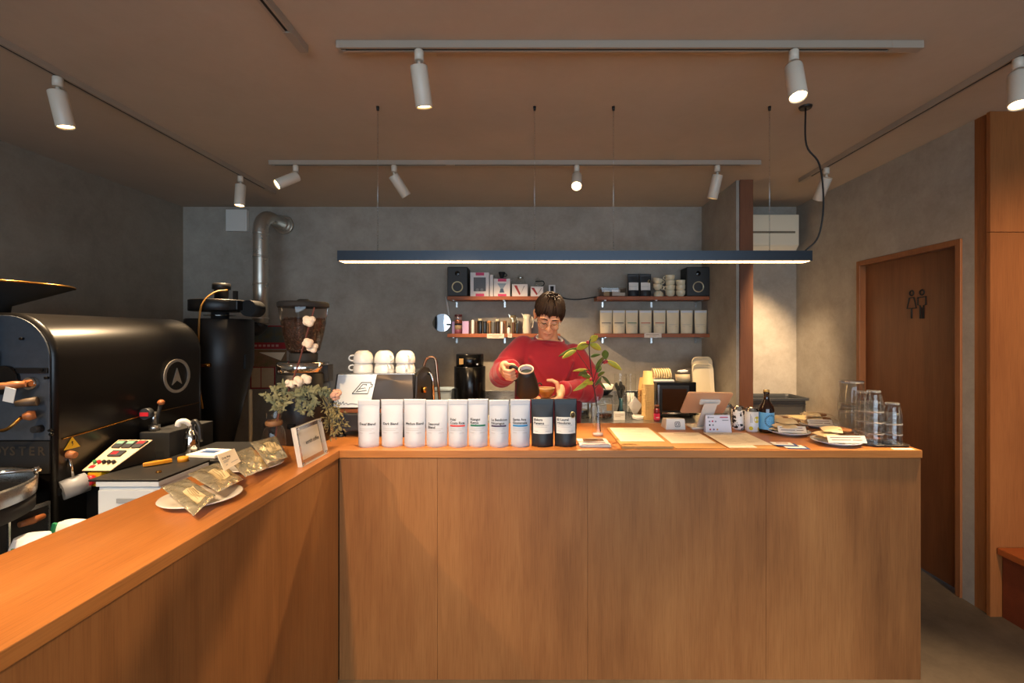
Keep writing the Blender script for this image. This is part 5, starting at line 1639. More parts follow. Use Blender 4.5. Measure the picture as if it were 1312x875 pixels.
M_box = pm('carton_white', (230, 222, 218), .6)
M_pink = pm('carton_pink', (214, 66, 110), .6)
def carton(px0, px1, pyt, label, d=.10, y=None, z=None, mat=None):
    y = y or YS + .02
    x0, x1 = px2x(px0, y), px2x(px1, y)
    h = py2z(pyt, y) - (z or ZU)
    t = thing('carton', label, 'box', ((x0 + x1) / 2, y, (z or ZU) + .0005))
    w = (x1 - x0) / 2
    m = MB(); m.box(-w, w, 0, d, 0, h); m.build('carton_body', mat or M_box, t, bevel=.002)
    return t, w, h
def deco(t, nm, mt, x0, x1, z0, z1, th=.0012):
    m = MB(); m.box(x0, x1, -th, -.0002, z0, z1); return m.build(nm, mt, t)
t, w, h = carton(602.5, 626.5, 349, 'tall white carton with pink tabs and a grey window, next to the left speaker')
deco(t, 'window_print', pm('carton_window', (84, 80, 80), .4), -w + .03, w - .028, .045, h - .045)
deco(t, 'pink_tab', M_pink, -.035, .04, h - .028, h - .002); deco(t, 'pink_tab', M_pink, -.035, .04, .002, .024)
m = MB()
for k in (-.02, .02):
    m.M = Matrix.Translation((k, -.0014, .058)) @ Matrix.Rotation(R(90), 4, 'X'); m.lathe([(.014, 0), (.014, .0006)], 14)
m.build('product_print', pm('carton_grey', (128, 124, 122), .5), t)
t, w, h = carton(627.5, 631.8, 352, 'thin pale grey folder standing between the two pink-tabbed cartons', d=.12)
t, w, h = carton(632.5, 653.5, 357, 'white carton with a dripper picture and pink tabs, under the black dripper')
deco(t, 'pink_tab', M_pink, -.035, .04, h - .026, h - .002); deco(t, 'pink_tab', M_pink, -.035, .04, .002, .022)
m = MB(); m.prism([(-.04, .115), (.04, .115), (.012, .07), (.02, .035), (-.02, .035), (-.012, .07)], lambda a, b: (a, -.0013, b), lambda a, b: (a, -.0003, b)); m.build('dripper_print', pm('print_grey_blue', (150, 164, 176), .6), t)
m = MB(); m.prism([(-.011, .068), (.011, .068), (.022, .034), (-.022, .034)], lambda a, b: (a, -.0016, b), lambda a, b: (a, -.0013, b)); m.build('server_print', pm('print_blue', (70, 92, 116), .6), t)
zt_ = ZU + h + .001
dk = thing('black_dripper', 'black cone dripper standing on the carton with the dripper picture', 'dripper', (px2x(643, YS + .07), YS + .07, zt_))
m = MB(); m.lathe([(.046, 0), (.046, .006), (.014, .01), (.018, .02), (.032, .062), (.028, .064), (.012, .02)], 26); m.build('cone', M_blackm, dk)
m = MB(); m.tube(bez((.026, 0, .05), (.055, 0, .05), (.05, 0, .02), (.02, 0, .024), 8), .004, 6); m.build('handle', M_blackm, dk)
M_vred = pm('v_red', (170, 50, 50), .6)
def vbox(px0, px1, pyt, label):
    t, w, h = carton(px0, px1, pyt, label)
    m = MB()
    m.prism([(-.052, h - .012), (-.026, h - .012), (.006, .022), (-.004, .010)], lambda a, b: (a, -.0014, b), lambda a, b: (a, -.0003, b)); m.build('v_mark', M_vred, t)
    m = MB(); m.prism([(.004, .012), (.010, .026), (.045, h - .016), (.036, h - .016)], lambda a, b: (a, -.0014, b), lambda a, b: (a, -.0003, b)); m.build('v_mark', pm('v_grey', (160, 150, 148), .6), t)
    return t, h
t, h1 = vbox(656, 676, 364, 'white carton with a big red V, under the larger glass server')
t, h2 = vbox(680, 696, 367, 'smaller white carton with a red V, partly behind the head')
def server(px, z, r, hh, label, side=-1):
    t = thing('glass_server', label, 'server', (px2x(px, YS + .07), YS + .07, z))
    m = MB(); m.lathe([(0, .001), (r * .95, .001), (r, .01), (r * .92, hh * .5), (r * .62, hh * .8), (r * .66, hh)], 26, cap0=False, cap1=False); m.build('glass_body', M_glass, t)
    m = MB(); m.lathe([(r * .64, hh * .78), (r * .67, hh * .80), (r * .66, hh * .86)], 22, cap0=False, cap1=False); m.build('collar', M_chrome if side < 0 else M_blackm, t)
    m = MB(); m.tube(bez((side * r * .66, 0, hh * .85), (side * r * 2.1, 0, hh * 1.05), (side * r * 1.9, 0, hh * .1), (side * r * .97, 0, hh * .15), 10), .0045, 7); m.build('handle', M_glass if side < 0 else M_blackm, t)
    m = MB(); m.lathe([(r * .64, hh + .001), (r * .66, hh + .006), (.01, hh + .012), (.012, hh + .022), (0, hh + .026)], 22); m.build('lid', M_glass, t)
server(667, ZU + h1 + .0015, .045, .072, 'clear glass coffee server with a round handle on the V carton')
server(689, ZU + h2 + .0015, .034, .06, 'small glass server on the smaller V carton beside the head', 1)
t, w, h = carton(703, 711.5, 365, 'small white framed black display seen just above the hair', d=.012, y=YS + .05)
deco(t, 'dark_window', M_blackm, -w + .014, w - .014, .028, h - .012)

# ---- lower left shelf
zl = ZLo + .0005
def jar(px, pyt, r, label, mat, lid=None, y=None, grp=None, lidh=.02, band=None):
    y = y or YS + .02 + r
    h = py2z(pyt, y) - ZLo
    t = thing('canister', label, 'canister', (px2x(px, y), y, zl), 0, grp)
    hb = h - (lidh if lid else 0)
    m = MB(); m.lathe([(r * .96, 0), (r, .004), (r, hb - .004), (r * .96, hb)], 24); m.build('canister_body', mat, t)
    if lid:
        m = MB(); m.lathe([(r * .9, hb + .0005), (r * 1.0, hb + .003), (r * .98, h - .003), (r * .85, h)], 24); m.build('lid', lid, t)
    if band:
        m = MB(); m.lathe([(r + .0006, hb * .3), (r + .0006, hb * .72)], 24, cap0=False, cap1=False); m.build('label_band', band, t)
    return t
M_lil = pm('lilac_card', (204, 172, 214), .6)
M_cop = pm('copper', (176, 108, 80), .3, metal=.6)
t, w, h = carton(579.2, 582.4, 412, 'narrow lilac carton at the left end of the lower left shelf', y=YS + .06, z=ZLo, mat=M_lil)
t, w, h = carton(592.3, 600.5, 411.5, 'lilac carton right of the striped canister tower', y=YS + .03, z=ZLo, mat=M_lil)
tw = thing('canister_tower', 'tower of stacked copper and purple tins on the lower left shelf', 'canister', (px2x(587.3, YS + .05), YS + .05, zl))
hh = py2z(403, YS + .05) - ZLo
cols = [pm('tin_plum', (140, 78, 92), .4), pm('tin_tan', (176, 146, 112), .4), M_blackm, M_cop, pm('tin_silver', (160, 146, 150), .3, metal=.6), pm('tin_dark_red', (84, 40, 44), .4)]
fr_ = [0, .22, .44, .52, .72, .88, 1.0]
for i in range(6):
    m = MB(); m.lathe([(.031, hh * fr_[i] + .001), (.033, hh * fr_[i] + .003), (.033, hh * fr_[i + 1] - .002), (.031, hh * fr_[i + 1])], 24); m.build('tin', cols[i], tw)
M_br = pm('jar_brown', (84, 56, 36), .35)
M_dk = pm('jar_dark', (30, 32, 34), .2, coat=.4)
M_tan = pm('jar_tan', (140, 104, 66), .5)
M_lidc = pm('lid_cream', (190, 180, 152), .5)
jar(602.6, 411, .008, 'thin dark brown stick packet right of the lilac carton', M_br, y=YS + .03)
jar(606, 410, .014, 'slim white canister on the lower left shelf', M_box, y=YS + .034)
jar(610.6, 411.5, .014, 'slim brown canister right of the slim white one', M_br, y=YS + .05)
jar(615.5, 408.5, .020, 'dark jar with a cream lid, left of the grey striped jar', M_dk, M_lidc, y=YS + .05)
jar(621.3, 411.5, .018, 'dark glossy jar without a lid, third jar of the dark group', M_dk, y=YS + .028)
jar(627, 411, .017, 'small jar with an orange lid on the lower left shelf', M_tan, pm('lid_orange', (190, 122, 66), .5), y=YS + .07)
jar(632, 412.5, .018, 'grey glossy jar right of the orange-lidded jar', pm('jar_grey', (92, 92, 90), .25), y=YS + .03)
jar(637.7, 409, .019, 'dark brown jar with a cream lid, middle of the lower left shelf', pm('jar_umber', (52, 42, 34), .3), M_lidc, y=YS + .045)
jar(643, 412.5, .011, 'small slim white bottle beside the umber jar', M_box, y=YS + .03)
jar(647, 411, .015, 'amber brown jar left of the dropper bottle', pm('jar_amber', (120, 76, 40), .35), y=YS + .06)
db = thing('dropper_bottle', 'small dropper bottle with a white label and black cap', 'bottle', (px2x(652, YS + .03), YS + .03, zl))
m = MB(); m.lathe([(.013, 0), (.014, .003), (.014, .045), (.008, .055)], 18); m.build('bottle_body', M_box, db)
m = MB(); m.lathe([(.009, .0555), (.009, .07), (.004, .078), (.004, .095), (.002, .098)], 16); m.build('dropper_cap', M_blackm, db)
jar(658, 413, .014, 'dark brown jar right of the dropper bottle', M_br, y=YS + .03)
jar(662.4, 414, .010, 'small black jar right of the dropper bottle, half hidden by the shoulder', M_dk, y=YS + .03)
def pitcher(px, pyt, r, mat, label, y):
    h = py2z(pyt, y) - ZLo
    t = thing('milk_pitcher', label, 'pitcher', (px2x(px, y), y, zl))
    m = MB(); m.lathe([(r, 0), (r * 1.03, .006), (r * .98, h * .35), (r * .78, h * .75), (r * .84, h), (r * .80, h - .001), (r * .72, h * .75), (r * .9, .01)], 26); m.build('pitcher_body', mat, t)
    m = MB(); m.prism([(-r * .8, h * .82), (-r * 1.22, h * 1.06), (-r * .75, h * 1.0)], lambda a, b: (a, -.010, b), lambda a, b: (a, .010, b)); m.build('spout', mat, t)
    m = MB(); m.tube(bez((r * .8, 0, h * .9), (r * 1.7, 0, h * .95), (r * 1.6, 0, h * .25), (r * .99, 0, h * .3), 10), .0045, 7); m.build('handle', mat, t)
    return t
pitcher(657, 404, .032, pm('pitcher_silver', (196, 186, 160), .22, metal=.8), 'silver milk pitcher behind the dropper bottle', YS + .125)
pitcher(675, 403, .040, pm('pitcher_white', (206, 196, 174), .3), 'cream milk pitcher with a dark spout beside the ear', YS + .10)
def pricetag(px0, px1, py0, py1, label, lines=1):
    y = YS - .003
    x0, x1, z0, z1 = px2x(px0, y), px2x(px1, y), py2z(py1, y), py2z(py0, y)
    o = MB(); o.box(x0, x1, -.0012, .0012, z0, z1)
    o = o.build('price_tag', pm('tag_cream', (224, 206, 188), .7), loc=(0, y, 0), label=label, cat='tag')
    m = MB(); m.box(x0 + .1 * (x1 - x0), x0 + .85 * (x1 - x0), -.0018, -.0013, z0 + .55 * (z1 - z0), z0 + .68 * (z1 - z0)); m.box(x0 + .3 * (x1 - x0), x0 + .7 * (x1 - x0), -.0018, -.0013, z0 + .25 * (z1 - z0), z0 + .34 * (z1 - z0)); m.build('tag_print', M_cprint, o)
pricetag(624, 646, 427.5, 433.5, 'wide cream price tag on the lower left shelf edge')
pricetag(650.5, 656, 427.5, 432.5, 'small cream price tag beside the shoulder on the lower left shelf edge')
pricetag(825.5, 847.5, 426.5, 432.5, 'cream price tag on the edge of the shelf with the cream bags')

# ---- upper right shelf
wb = thing('wire_basket', 'low smoky clear tray of small packets at the left end of the upper right shelf', 'tray', (px2x(784, YS + .08), YS + .08, ZU + .0005))
m = MB(); m.loft([[(p[0], p[1], z) for p in rrect(.24 * k, .13 * k, .02)] for z, k in ((0, .92), (.004, .94), (.075, 1.0))], cap1=False); m.build('tray_wall', M_smoke, wb)
m = MB(); m.loft([[(p[0], p[1], z) for p in rrect(.246, .136, .02)] for z in (.0752, .079)], False, False); m.build('tray_rim', pm('rim_smoke', (120, 108, 92), .3), wb)
for i, (x, hgt, mt) in enumerate(((-.055, .05, pm('packet_tan', (196, 170, 130), .6)), (.03, .055, M_box), (.085, .03, M_paper))):
    m = MB(); m.box(x - .025 - (.01 if i == 1 else 0), x + .025 + (.01 if i == 1 else 0), -.05, -.03, .005, .005 + hgt); m.build('packet', mt, wb, bevel=.003)
yb_ = YS + .06
for i, (px, lb) in enumerate(((811.5, 'black coffee bag with a cream label on the upper right shelf, left of its pair'), (826.8, 'black coffee bag with a cream label and a gold sticker on the upper right shelf'))):
    coffee_bag(px2x(px, yb_), yb_, ZU + .0005, .104, py2z(351, yb_) - ZU, .06, M_bagb, lb, 'black coffee bags on the upper right shelf', None, None, True, lowprint=True, badge=(i == 1))
M_bowl = pm('bowl_cream', (228, 212, 178), .3, coat=.2)
def bowl(px, z, r, h, label, up=True, grp='cream cups stacked on the upper right shelf', y=None, tilt=0, hd=None):
    y = y or YS + .065
    t = thing('stacked_cup', label, 'cup', (px2x(px, y), y, z), 0, grp, rot=(0, R(tilt), 0))
    m = MB()
    pr = [(r * .52, 0), (r * .55, .004), (r * .92, h * .35), (r, h * .96), (r * .985, h), (r * .94, h * .98), (r * .86, h * .4), (0, h * .15)]
    if not up:
        pr = [(a, h - b) for a, b in pr][::-1]
        pr = [(a, b) for a, b in pr]
    m.lathe(pr, 26, cap0=up, cap1=not up); m.build('cup_bowl', M_bowl, t)
    if hd:
        m = MB(); m.tube(bez((hd * r * .96, 0, h * .8), (hd * r * 1.6, 0, h * .85), (hd * r * 1.5, 0, h * .2), (hd * r * .8, 0, h * .25), 8), .004, 6); m.build('handle', M_bowl, t)
names = ('lowest', 'second from below', 'third from below', 'fourth from below', 'topmost')
z = ZU + .0005
bowl(843.5, z, .044, .052, 'cream cup standing upside down alone under the tilted cups', up=False)
bowl(842, z + .060, .043, .05, 'cream cup leaning in the left stack of cups, lower tilted one', tilt=7, hd=1)
bowl(842, z + .113, .043, .05, 'cream cup leaning on top of the left stack of cups', tilt=10, hd=1)
for k in range(4):
    bowl(858.5, z + .0465 * k, .043, .054, 'cream cup in the middle stack, ' + (names[k] if k < 3 else names[4]), hd=-1 if k in (1, 3) else None)
for k in range(3):
    bowl(872, z + .0465 * k, .042, .054, 'cream cup in the stack beside the right speaker, ' + (names[k] if k < 2 else names[4]), y=YS + .055, hd=.9 if k == 2 else None)

# ---- lower right shelf: eight cream bags
cream = [(776.5, (84, 80, 92), 'with a grey bar, leftmost on the lower right shelf'), (793.0, (60, 40, 62), 'with a plum bar, second from the left'), (809.5, (74, 120, 90), 'with a green bar'),
         (827, (196, 84, 60), 'with an orange-red bar above the price tag'), (845, (200, 88, 66), 'with an orange-red bar, right of the price tag'), (862, None, 'without a bar, its corner bent'), (879.7, None, 'without a bar, second from the right'), (897.7, None, 'without a bar, at the partition')]
yc = YS + .06
for i, (px, c, lb) in enumerate(cream):
    hb = py2z(397.5, yc) - ZLo
    coffee_bag(px2x(px, yc), yc, ZLo + .0005, .111, hb, .066, M_bagc, 'cream coffee bag ' + lb, 'cream coffee bags on the lower right shelf', None, pm('cream_bar_%d' % i, c, .6) if c else None, lowprint=True, rz=R((2, -1, 1, -2, 1, 0, 2, -1)[i]))
# cables
cab = MB(); cab.tube(spline([(LX1 - .02, YB - .012, ZU + .03), (LX1 + .06, YB - .01, ZU - .005), (.42, YB - .01, ZU - .012), (QX0 + .02, YB - .012, ZU + .01)], 8), .006, 6)
cab.build('speaker_cable', M_black, label='black cable drooping between the two upper wall shelves', cat='cable')
st_ = MB(); a, b = at(571.3, 380, 4.262), at(575.3, 404, 4.262)
st_.tube([a, b], .0085, 8); st_.build('cable_duct', M_white, label='short white cable strip slanting down beside the left speaker shelf', cat='cable')
# round mirror
mr_ = thing('round_mirror', 'small round mirror on the back wall left of the shelves', 'mirror', (px2x(566, YB - .02), YB - .001, py2z(413.5, YB - .02)))
m = MB(); m.M = Matrix.Rotation(R(90), 4, 'X'); m.lathe([(.084, 0), (.086, .004), (.086, .012), (.082, .014)], 40); m.build('rim', M_chrome, mr_)
m = MB(); m.M = Matrix.Rotation(R(90), 4, 'X'); m.lathe([(.081, .0142), (.0, .0143)], 40, cap1=False, cap0=False, smooth=False); m.build('glass', pm('mirror', (238, 240, 240), .02, metal=1), mr_)

# ------------------------------------------------------------------ things on the back counter
ZB = .8505
cn = thing('steel_canister', 'wide black cylindrical canister with a lower lid left of the person', 'canister', (px2x(602, 3.7), 3.7, ZB))
zt1, zt2 = py2z(470, 3.6) - ZB, py2z(461, 3.6) - ZB
m = MB(); m.lathe([(.122, 0), (.125, .006), (.125, zt1 - .006), (.121, zt1)], 40); m.build('canister_body', M_blackg, cn)
m = MB(); m.lathe([(.108, zt1 + .0005), (.110, zt1 + .004), (.110, zt2 - .002 + .04), (.104, zt2 + .043)], 40); m.build('lid', M_blackg, cn)
m = MB(); m.box(-.068, -.035, -.113, -.103, zt1 + .02, zt1 + .065); m.build('sticker', pm('sticker_gold', (190, 150, 90), .5), cn)
m = MB(); m.cyl((.07, -.082, zt1 + .02), (.072, -.10, zt1 + .02), .007, segs=12); m.build('rivet', M_chrome, cn)
tb = thing('pale_tub', 'pale blue plastic tub half hidden behind the white bags', 'tub', (px2x(566, 3.62), 3.70, ZB))
h = py2z(499, 3.6) - ZB
m = MB(); m.loft([[(p[0], p[1], z) for p in rrect(.155 * k, .16 * k, .02)] for z, k in ((0, .9), (h - .012, 1.0), (h - .011, 1.06), (h, 1.06), (h, .98), (h - .03, .97))], cap1=True, smooth=False); m.build('tub_body', pm('tub_blue', (196, 212, 222), .5), tb)
m = MB(); m.box(-.07, .07, -.0825, -.0795, h - .02, h - .013); m.build('tub_band', pm('tub_band', (120, 130, 136), .5), tb)
# paper filters wedge, dark pan behind the bags
fw = MB(); fw.prism([(-.085, 0), (.085, 0), (.085, .065), (.07, .072), (-.02, .045)], lambda a, b: (a, -.03, b), lambda a, b: (a, .03, b))
fp_ = at(631, 514, 3.46)
fw.build('filter_pack', M_creamp, loc=(fp_.x, 3.5, ZB), label='cream wedge of paper filters beside the black canister', cat='filters', bevel=.003)
# pour over stand: dripper on a glass server
px_, y_ = 774, 3.62
po = thing('pour_over_set', 'black dripper with paper filter on a clear glass server', 'dripper', (px2x(px_, y_), y_, ZB))
z527 = py2z(508, y_) - ZB
m = MB(); m.lathe([(0, .001), (.062, .001), (.066, .008), (.066, z527 * .8), (.058, z527 - .004), (.06, z527)], 28, cap0=False, cap1=False); m.build('glass_server', M_glass, po)
m = MB(); m.lathe([(0, .003), (.06, .003), (.06, z527 * .18), (0, z527 * .18)], 24); m.build('coffee', pm('coffee_dark', (50, 28, 16), .1), po)
z2 = py2z(499.5, y_) - ZB
m = MB(); m.lathe([(.070, z527 + .001), (.070, z527 + .008), (.022, z527 + .012), (.03, z527 + .02), (.066, z2 + .006), (.062, z2 + .006), (.02, z527 + .02)], 28); m.build('dripper', M_blackm, po)
for k in range(12):
    a = k * math.pi / 6
    m = MB(); m.tube([(.03 * math.cos(a), .03 * math.sin(a), z527 + .018), (.071 * math.cos(a), .071 * math.sin(a), z2 + .004)], .0035, 6); m.build('dripper_rib', M_blackm, po)
m = MB(); m.lathe([(.061, z2 + .0065), (.074, z2 + .042), (.071, z2 + .042), (.058, z2 + .0065)], 28, cap0=False, cap1=False); m.build('paper_filter', M_creamp, po)
m = MB(); m.cbox((.03, -.068, z527 * .55), (.04, .003, .05)); m.build('server_label', pm('label_tan', (150, 120, 80), .6), po)
def cyl_glass(px, pyt, r, y, label):
    t = thing('glass_cylinder', label, 'glass', (px2x(px, y), y, ZB))
    h = py2z(pyt, y) - ZB
    m = MB(); m.lathe([(0, .002), (r * .96, .002), (r, .008), (r, h)], 26, cap0=False, cap1=False); m.build('glass_wall', M_glass, t)
    return t, h
t, h = cyl_glass(795, 479, .05, 3.72, 'tall clear glass cylinder holding black spoons')
rs = random.Random(9)
for i in range(6):
    a = rs.uniform(0, 6.28); bx_, by_ = .028 * math.cos(a), .028 * math.sin(a)
    tx, ty, tz = bx_ * -.9 + rs.uniform(-.01, .01), by_ * -.9, rs.uniform(.20, .245)
    m = MB(); m.tube([(bx_, by_, .01), ((bx_ + tx) / 2, (by_ + ty) / 2, tz * .5), (tx, ty, tz)], [.005, .006, .009], 8); m.ell((tx * 1.05, ty * 1.05, tz + .015), (.014, .007, .024), 12, 8); m.build('spoon', M_blackm, t)
m = MB(); m.tube([(.0, -.02, .012), (.0, -.018, .14)], .014, 12); m.build('teal_handle', pm('teal_handle', (40, 90, 104), .3), t)
t, h = cyl_glass(808, 479, .045, 3.84, 'tall clear glass cylinder holding white straws, behind the paper filters')
for i in range(7):
    a = i * .9; m = MB(); m.tube([(.02 * math.cos(a), .02 * math.sin(a), .008), (.024 * math.cos(a + .4), .024 * math.sin(a + .4), .165)], .006, 8); m.build('straw', M_paper, t)
nh = thing('napkin_holder', 'clear holder with a folded white napkin standing on its corner', 'napkin', (px2x(813.5, 3.62), 3.62, ZB))
m = MB(); m.loft([[(p[0], p[1], z) for p in rrect(.10, .06, .008)] for z in (0.001, .125)], True, False, smooth=False); m.build('holder', M_acr, nh)
m = MB(); m.prism([(0, .004), (.055, .10), (.0, .165), (-.055, .10)], lambda a, b: (a, -.010, b + .0), lambda a, b: (a, .010, b + .0)); m.build('napkin', M_paper, nh)
nc = MB(); nc.box(-.042, .042, -.006, .006, 0, .062)
nc = nc.build('white_card', M_paper, loc=(px2x(793.5, 3.52), 3.52, ZB), label='small white card box in front of the spoon cylinder', cat='card', bevel=.002)
m = MB(); m.box(-.034, .034, -.0068, -.0062, .036, .040); m.box(-.034, .01, -.0068, -.0062, .024, .027); m.build('print', M_cprint, nc)
as_ = MB(); as_.lathe([(.03, 0), (.042, .004), (.046, .028), (.040, .030), (.034, .012), (0, .010)], 26)
as_.build('white_dish', M_white_cer, loc=(px2x(816, 3.58), 3.55, ZB), label='small white dish in front of the napkin holder', cat='dish')
dj = MB(); dj.lathe([(.045, 0), (.048, .004), (.048, .06), (.046, .064)], 26)
dj.build('dark_tin', M_dk, loc=(px2x(745.5, 3.62), 3.62, ZB), label='low dark tin peeking out by the elbow', cat='tin')
fj = MB(); fj.lathe([(.018, 0), (.020, .003), (.020, .12), (.017, .125)], 18)
fj.build('steel_shaker', M_steel, loc=(px2x(755.5, 3.62), 3.62, ZB), label='slim steel shaker behind the slender vase', cat='shaker')

# paper cup stacks: every cup a thing
M_cup = pm('paper_cup_tan', (216, 176, 112), .65)
M_cup2 = pm('paper_cup_kraft', (196, 144, 84), .7)
def cup_stack(px, y, n, r, step, hcup, where, mat, z0=ZB):
    x = px2x(px, y)
    me = None
    for k in range(n):
        lb = 'paper cup upside down, lowest in the ' + where if k == 0 else 'paper cup upside down, topmost in the ' + where if k == n - 1 else 'one of the identical paper cups nested inside the ' + where
        if me is None:
            m = MB(); m.lathe([(r, 0), (r * 1.06, .0015), (r * 1.06, .0045), (r * .975, .006), (r * .72, hcup), (r * .0, hcup)], 22, cap0=False)
            m.lathe([(r * .97, .001), (r * .955, .006), (r * .70, hcup - .003), (0, hcup - .003)], 22, cap0=False)
            o = m.build('paper_cup', mat, loc=(x, y, z0 + k * step), label=lb, cat='cup', group='upside-down paper cups in the ' + where)
            me = o
        else:
            c = me.copy(); COL.objects.link(c); c.location = (x, y, z0 + k * step); c['label'] = lb
cup_stack(830.0, 3.56, 24, .046, .0115, .105, 'tall front cup stack', M_cup)
cup_stack(824.8, 3.68, 19, .044, .0115, .10, 'rear left cup stack', M_cup2)

# toaster oven with things on top
tv = thing('toaster_oven', 'black toaster oven with a glass door and chrome handle on the back counter', 'toaster oven', (px2x(868, 3.6), 3.58, ZB))
xo0, xo1 = px2x(842, 3.58) - px2x(868, 3.6), px2x(893, 3.58) - px2x(868, 3.6)
ho = py2z(490, 3.58) - ZB
m = MB(); m.box(xo0, xo1, .012, .36, .02, ho); m.build('oven_body', M_blackg, tv, bevel=.006)
m = MB(); m.box(xo0 + .02, xo1 - .06, .002, .0115, .04, ho - .025); m.build('door_frame', M_black, tv, bevel=.002)
m = MB(); m.box(xo0 + .04, xo1 - .08, -.0005, .0018, .06, ho - .05); m.build('door_glass', pm('oven_glass', (46, 28, 18), .06, coat=.6), tv)
m = MB(); m.cyl((xo0 + .03, -.022, .045), (xo1 - .07, -.022, .045), .007, segs=12)
m.build('door_handle', M_chrome, tv)
for x in (xo0 + .04, xo1 - .08):
    m = MB(); m.cyl((x, -.0215, .045), (x, .0018, .045), .004, segs=8); m.build('handle_post', M_chrome, tv)
m = MB(); m.box(xo0 + .005, xo0 + .018, -.0, .0115, .03, ho - .02); m.build('side_trim', M_steel, tv)
for k in range(3):
    m = MB(); m.cyl((xo1 - .03, .0115, .06 + .055 * k), (xo1 - .03, -.008, .06 + .055 * k), .014, .012, 16); m.build('dial', M_steel, tv)
for x in (xo0 + .03, xo1 - .03):
    for y in (.04, .32):
        m = MB(); m.cyl((x, y, 0), (x, y, .0195), .012, segs=12); m.build('foot', M_black, tv)
zo = ZB + ho + .0006
M_lid = pm('lid_bundle_cream', (226, 206, 160), .6)
lb = thing('lid_bundle', 'bundle of cream cup lids lying on the toaster oven at left', 'cup lids', (px2x(850, 3.72), 3.72, zo))
m = MB(); m.box(-.10, .065, -.08, .08, 0, .012); m.build('tray', M_white, lb, bevel=.003)
for k in range(8):
    m = MB(); m.M = Matrix.Translation((-.085 + .0185 * k, 0, .057)) @ Matrix.Rotation(R(80), 4, 'Y')
    m.lathe([(.044, 0), (.044, .004), (.036, .012), (0, .012)], 22); m.build('lid', M_lid, lb)
bk = thing('round_basket', 'round cream container with dark contents on top of the toaster oven', 'container', (px2x(874.5, 3.68), 3.68, zo))
m = MB(); m.lathe([(.049, 0), (.054, .004), (.058, .058), (.056, .06), (.052, .02), (0, .015)], 30); m.build('container_wall', pm('container_cream', (222, 200, 160), .5), bk)
m = MB(); m.lathe([(.0575, .0605), (.060, .066), (.045, .072), (0, .070)], 26); m.build('dark_contents', pm('dark_cloth', (58, 50, 44), .8, bump=.6), bk)
m = MB(); m.cbox((.0, .0, .079), (.07, .05, .012), Euler((R(4), R(-6), R(12))).to_matrix()); m.build('white_packet', M_paper, bk, bevel=.003)
gd = thing('water_boiler', 'grey rounded appliance on a black foot behind oven and trays', 'appliance', (1.385, 4.12, ZB))
m = MB(); m.box(-.055, .055, -.05, .10, .228, .352); m.build('housing', pm('appliance_grey', (128, 122, 120), .4), gd, bevel=.018, seg=4)
m = MB(); m.box(-.045, .045, -.03, .08, 0, .2275); m.build('foot', M_blackm, gd, bevel=.004)
# two cream trays leaning on the partition
def tray(y, dx, hgt, w, label, px):
    t = thing('serving_tray', label, 'tray', (px2x(px, y), y, ZB), 0, None, rot=(R(-5), 0, R(14)))
    m = MB()
    out = rrect(w, hgt, .05, 6, 0, hgt / 2)
    inn = rrect(w - .04, hgt - .04, .035, 6, 0, hgt / 2)
    rings = [[(a, .016, b) for a, b in inn], [(a, .016, b) for a, b in inn]]
    m.loft([[(a, .012, b) for a, b in rrect(w - .05, hgt - .05, .035, 6, 0, hgt / 2)], [(a, .010, b) for a, b in inn], [(a, -.010, b) for a, b in rrect(w - .01, hgt - .01, .05, 6, 0, hgt / 2)], [(a, -.012, b) for a, b in out], [(a, -.006, b) for a, b in out], [(a, .014, b) for a, b in inn], [(a, .016, b) for a, b in rrect(w - .05, hgt - .05, .035, 6, 0, hgt / 2)]])
    m.build('tray_dish', pm('tray_cream', (226, 208, 172), .4), t)
tray(3.80, 0, py2z(466, 3.8) - ZB, .20, 'smaller cream serving tray leaning in front of the larger one', 902.5)
tray(3.90, 0, py2z(457, 3.9) - ZB, .20, 'larger cream serving tray leaning at the end of the back counter', 902)
# pink jam jar
pj = thing('pink_jar', 'small jar with a bright pink label in front of the paper cups', 'jar', (px2x(841.2, 3.46), 3.455, ZB))
m = MB(); m.lathe([(.020, 0), (.022, .004), (.022, .088), (.017, .10)], 22); m.build('jar_glass', pm('jar_maroon', (120, 40, 44), .15), pj)
m = MB(); m.lathe([(.018, .1005), (.018, .122), (.015, .124)], 20); m.build('cap', pm('cap_rust', (110, 62, 44), .4), pj)
m = MB(); m.lathe([(.0226, .015), (.0226, .062)], 24, cap0=False, cap1=False); m.build('label', pm('label_pink', (226, 46, 92), .5), pj)
m = MB(); m.box(-.012, .012, -.0236, -.0228, .03, .036); m.build('label_print', M_paper, pj)
# ------------------------------------------------------------------ the person at work
M_skin = pm('skin', (214, 158, 122), .5, vary=.05, vscale=25)
M_hair = pm('hair_dark', (30, 21, 17), .62, spec=.25, col2=(54, 39, 29), vscale=40, stretch=(6, 1, 6))
M_swt = pm('red_knit', (152, 15, 38), .85, vary=.08, vscale=14, bump=.12, bscale=220, sheen=.25)
def V(*a):
    return Vector(a)
# joints (metres)
neck0 = V(.090, 2.845, 1.47)
shR, shL = V(-.095, 2.85, 1.425), V(.275, 2.85, 1.375)
elR, elL = V(-.190, 2.70, 1.262), V(.345, 2.75, 1.165)
wrR, wrL = V(-.120, 2.50, 1.322), V(.160, 2.56, 1.200)
HC = at(703, 405, 2.74)            # head centre
HR = Euler((R(34), R(7), R(4)), 'XYZ').to_matrix()   # bowed, tipped towards the jug
HM = Matrix.Translation(HC) @ HR.to_4x4()

b = MB()
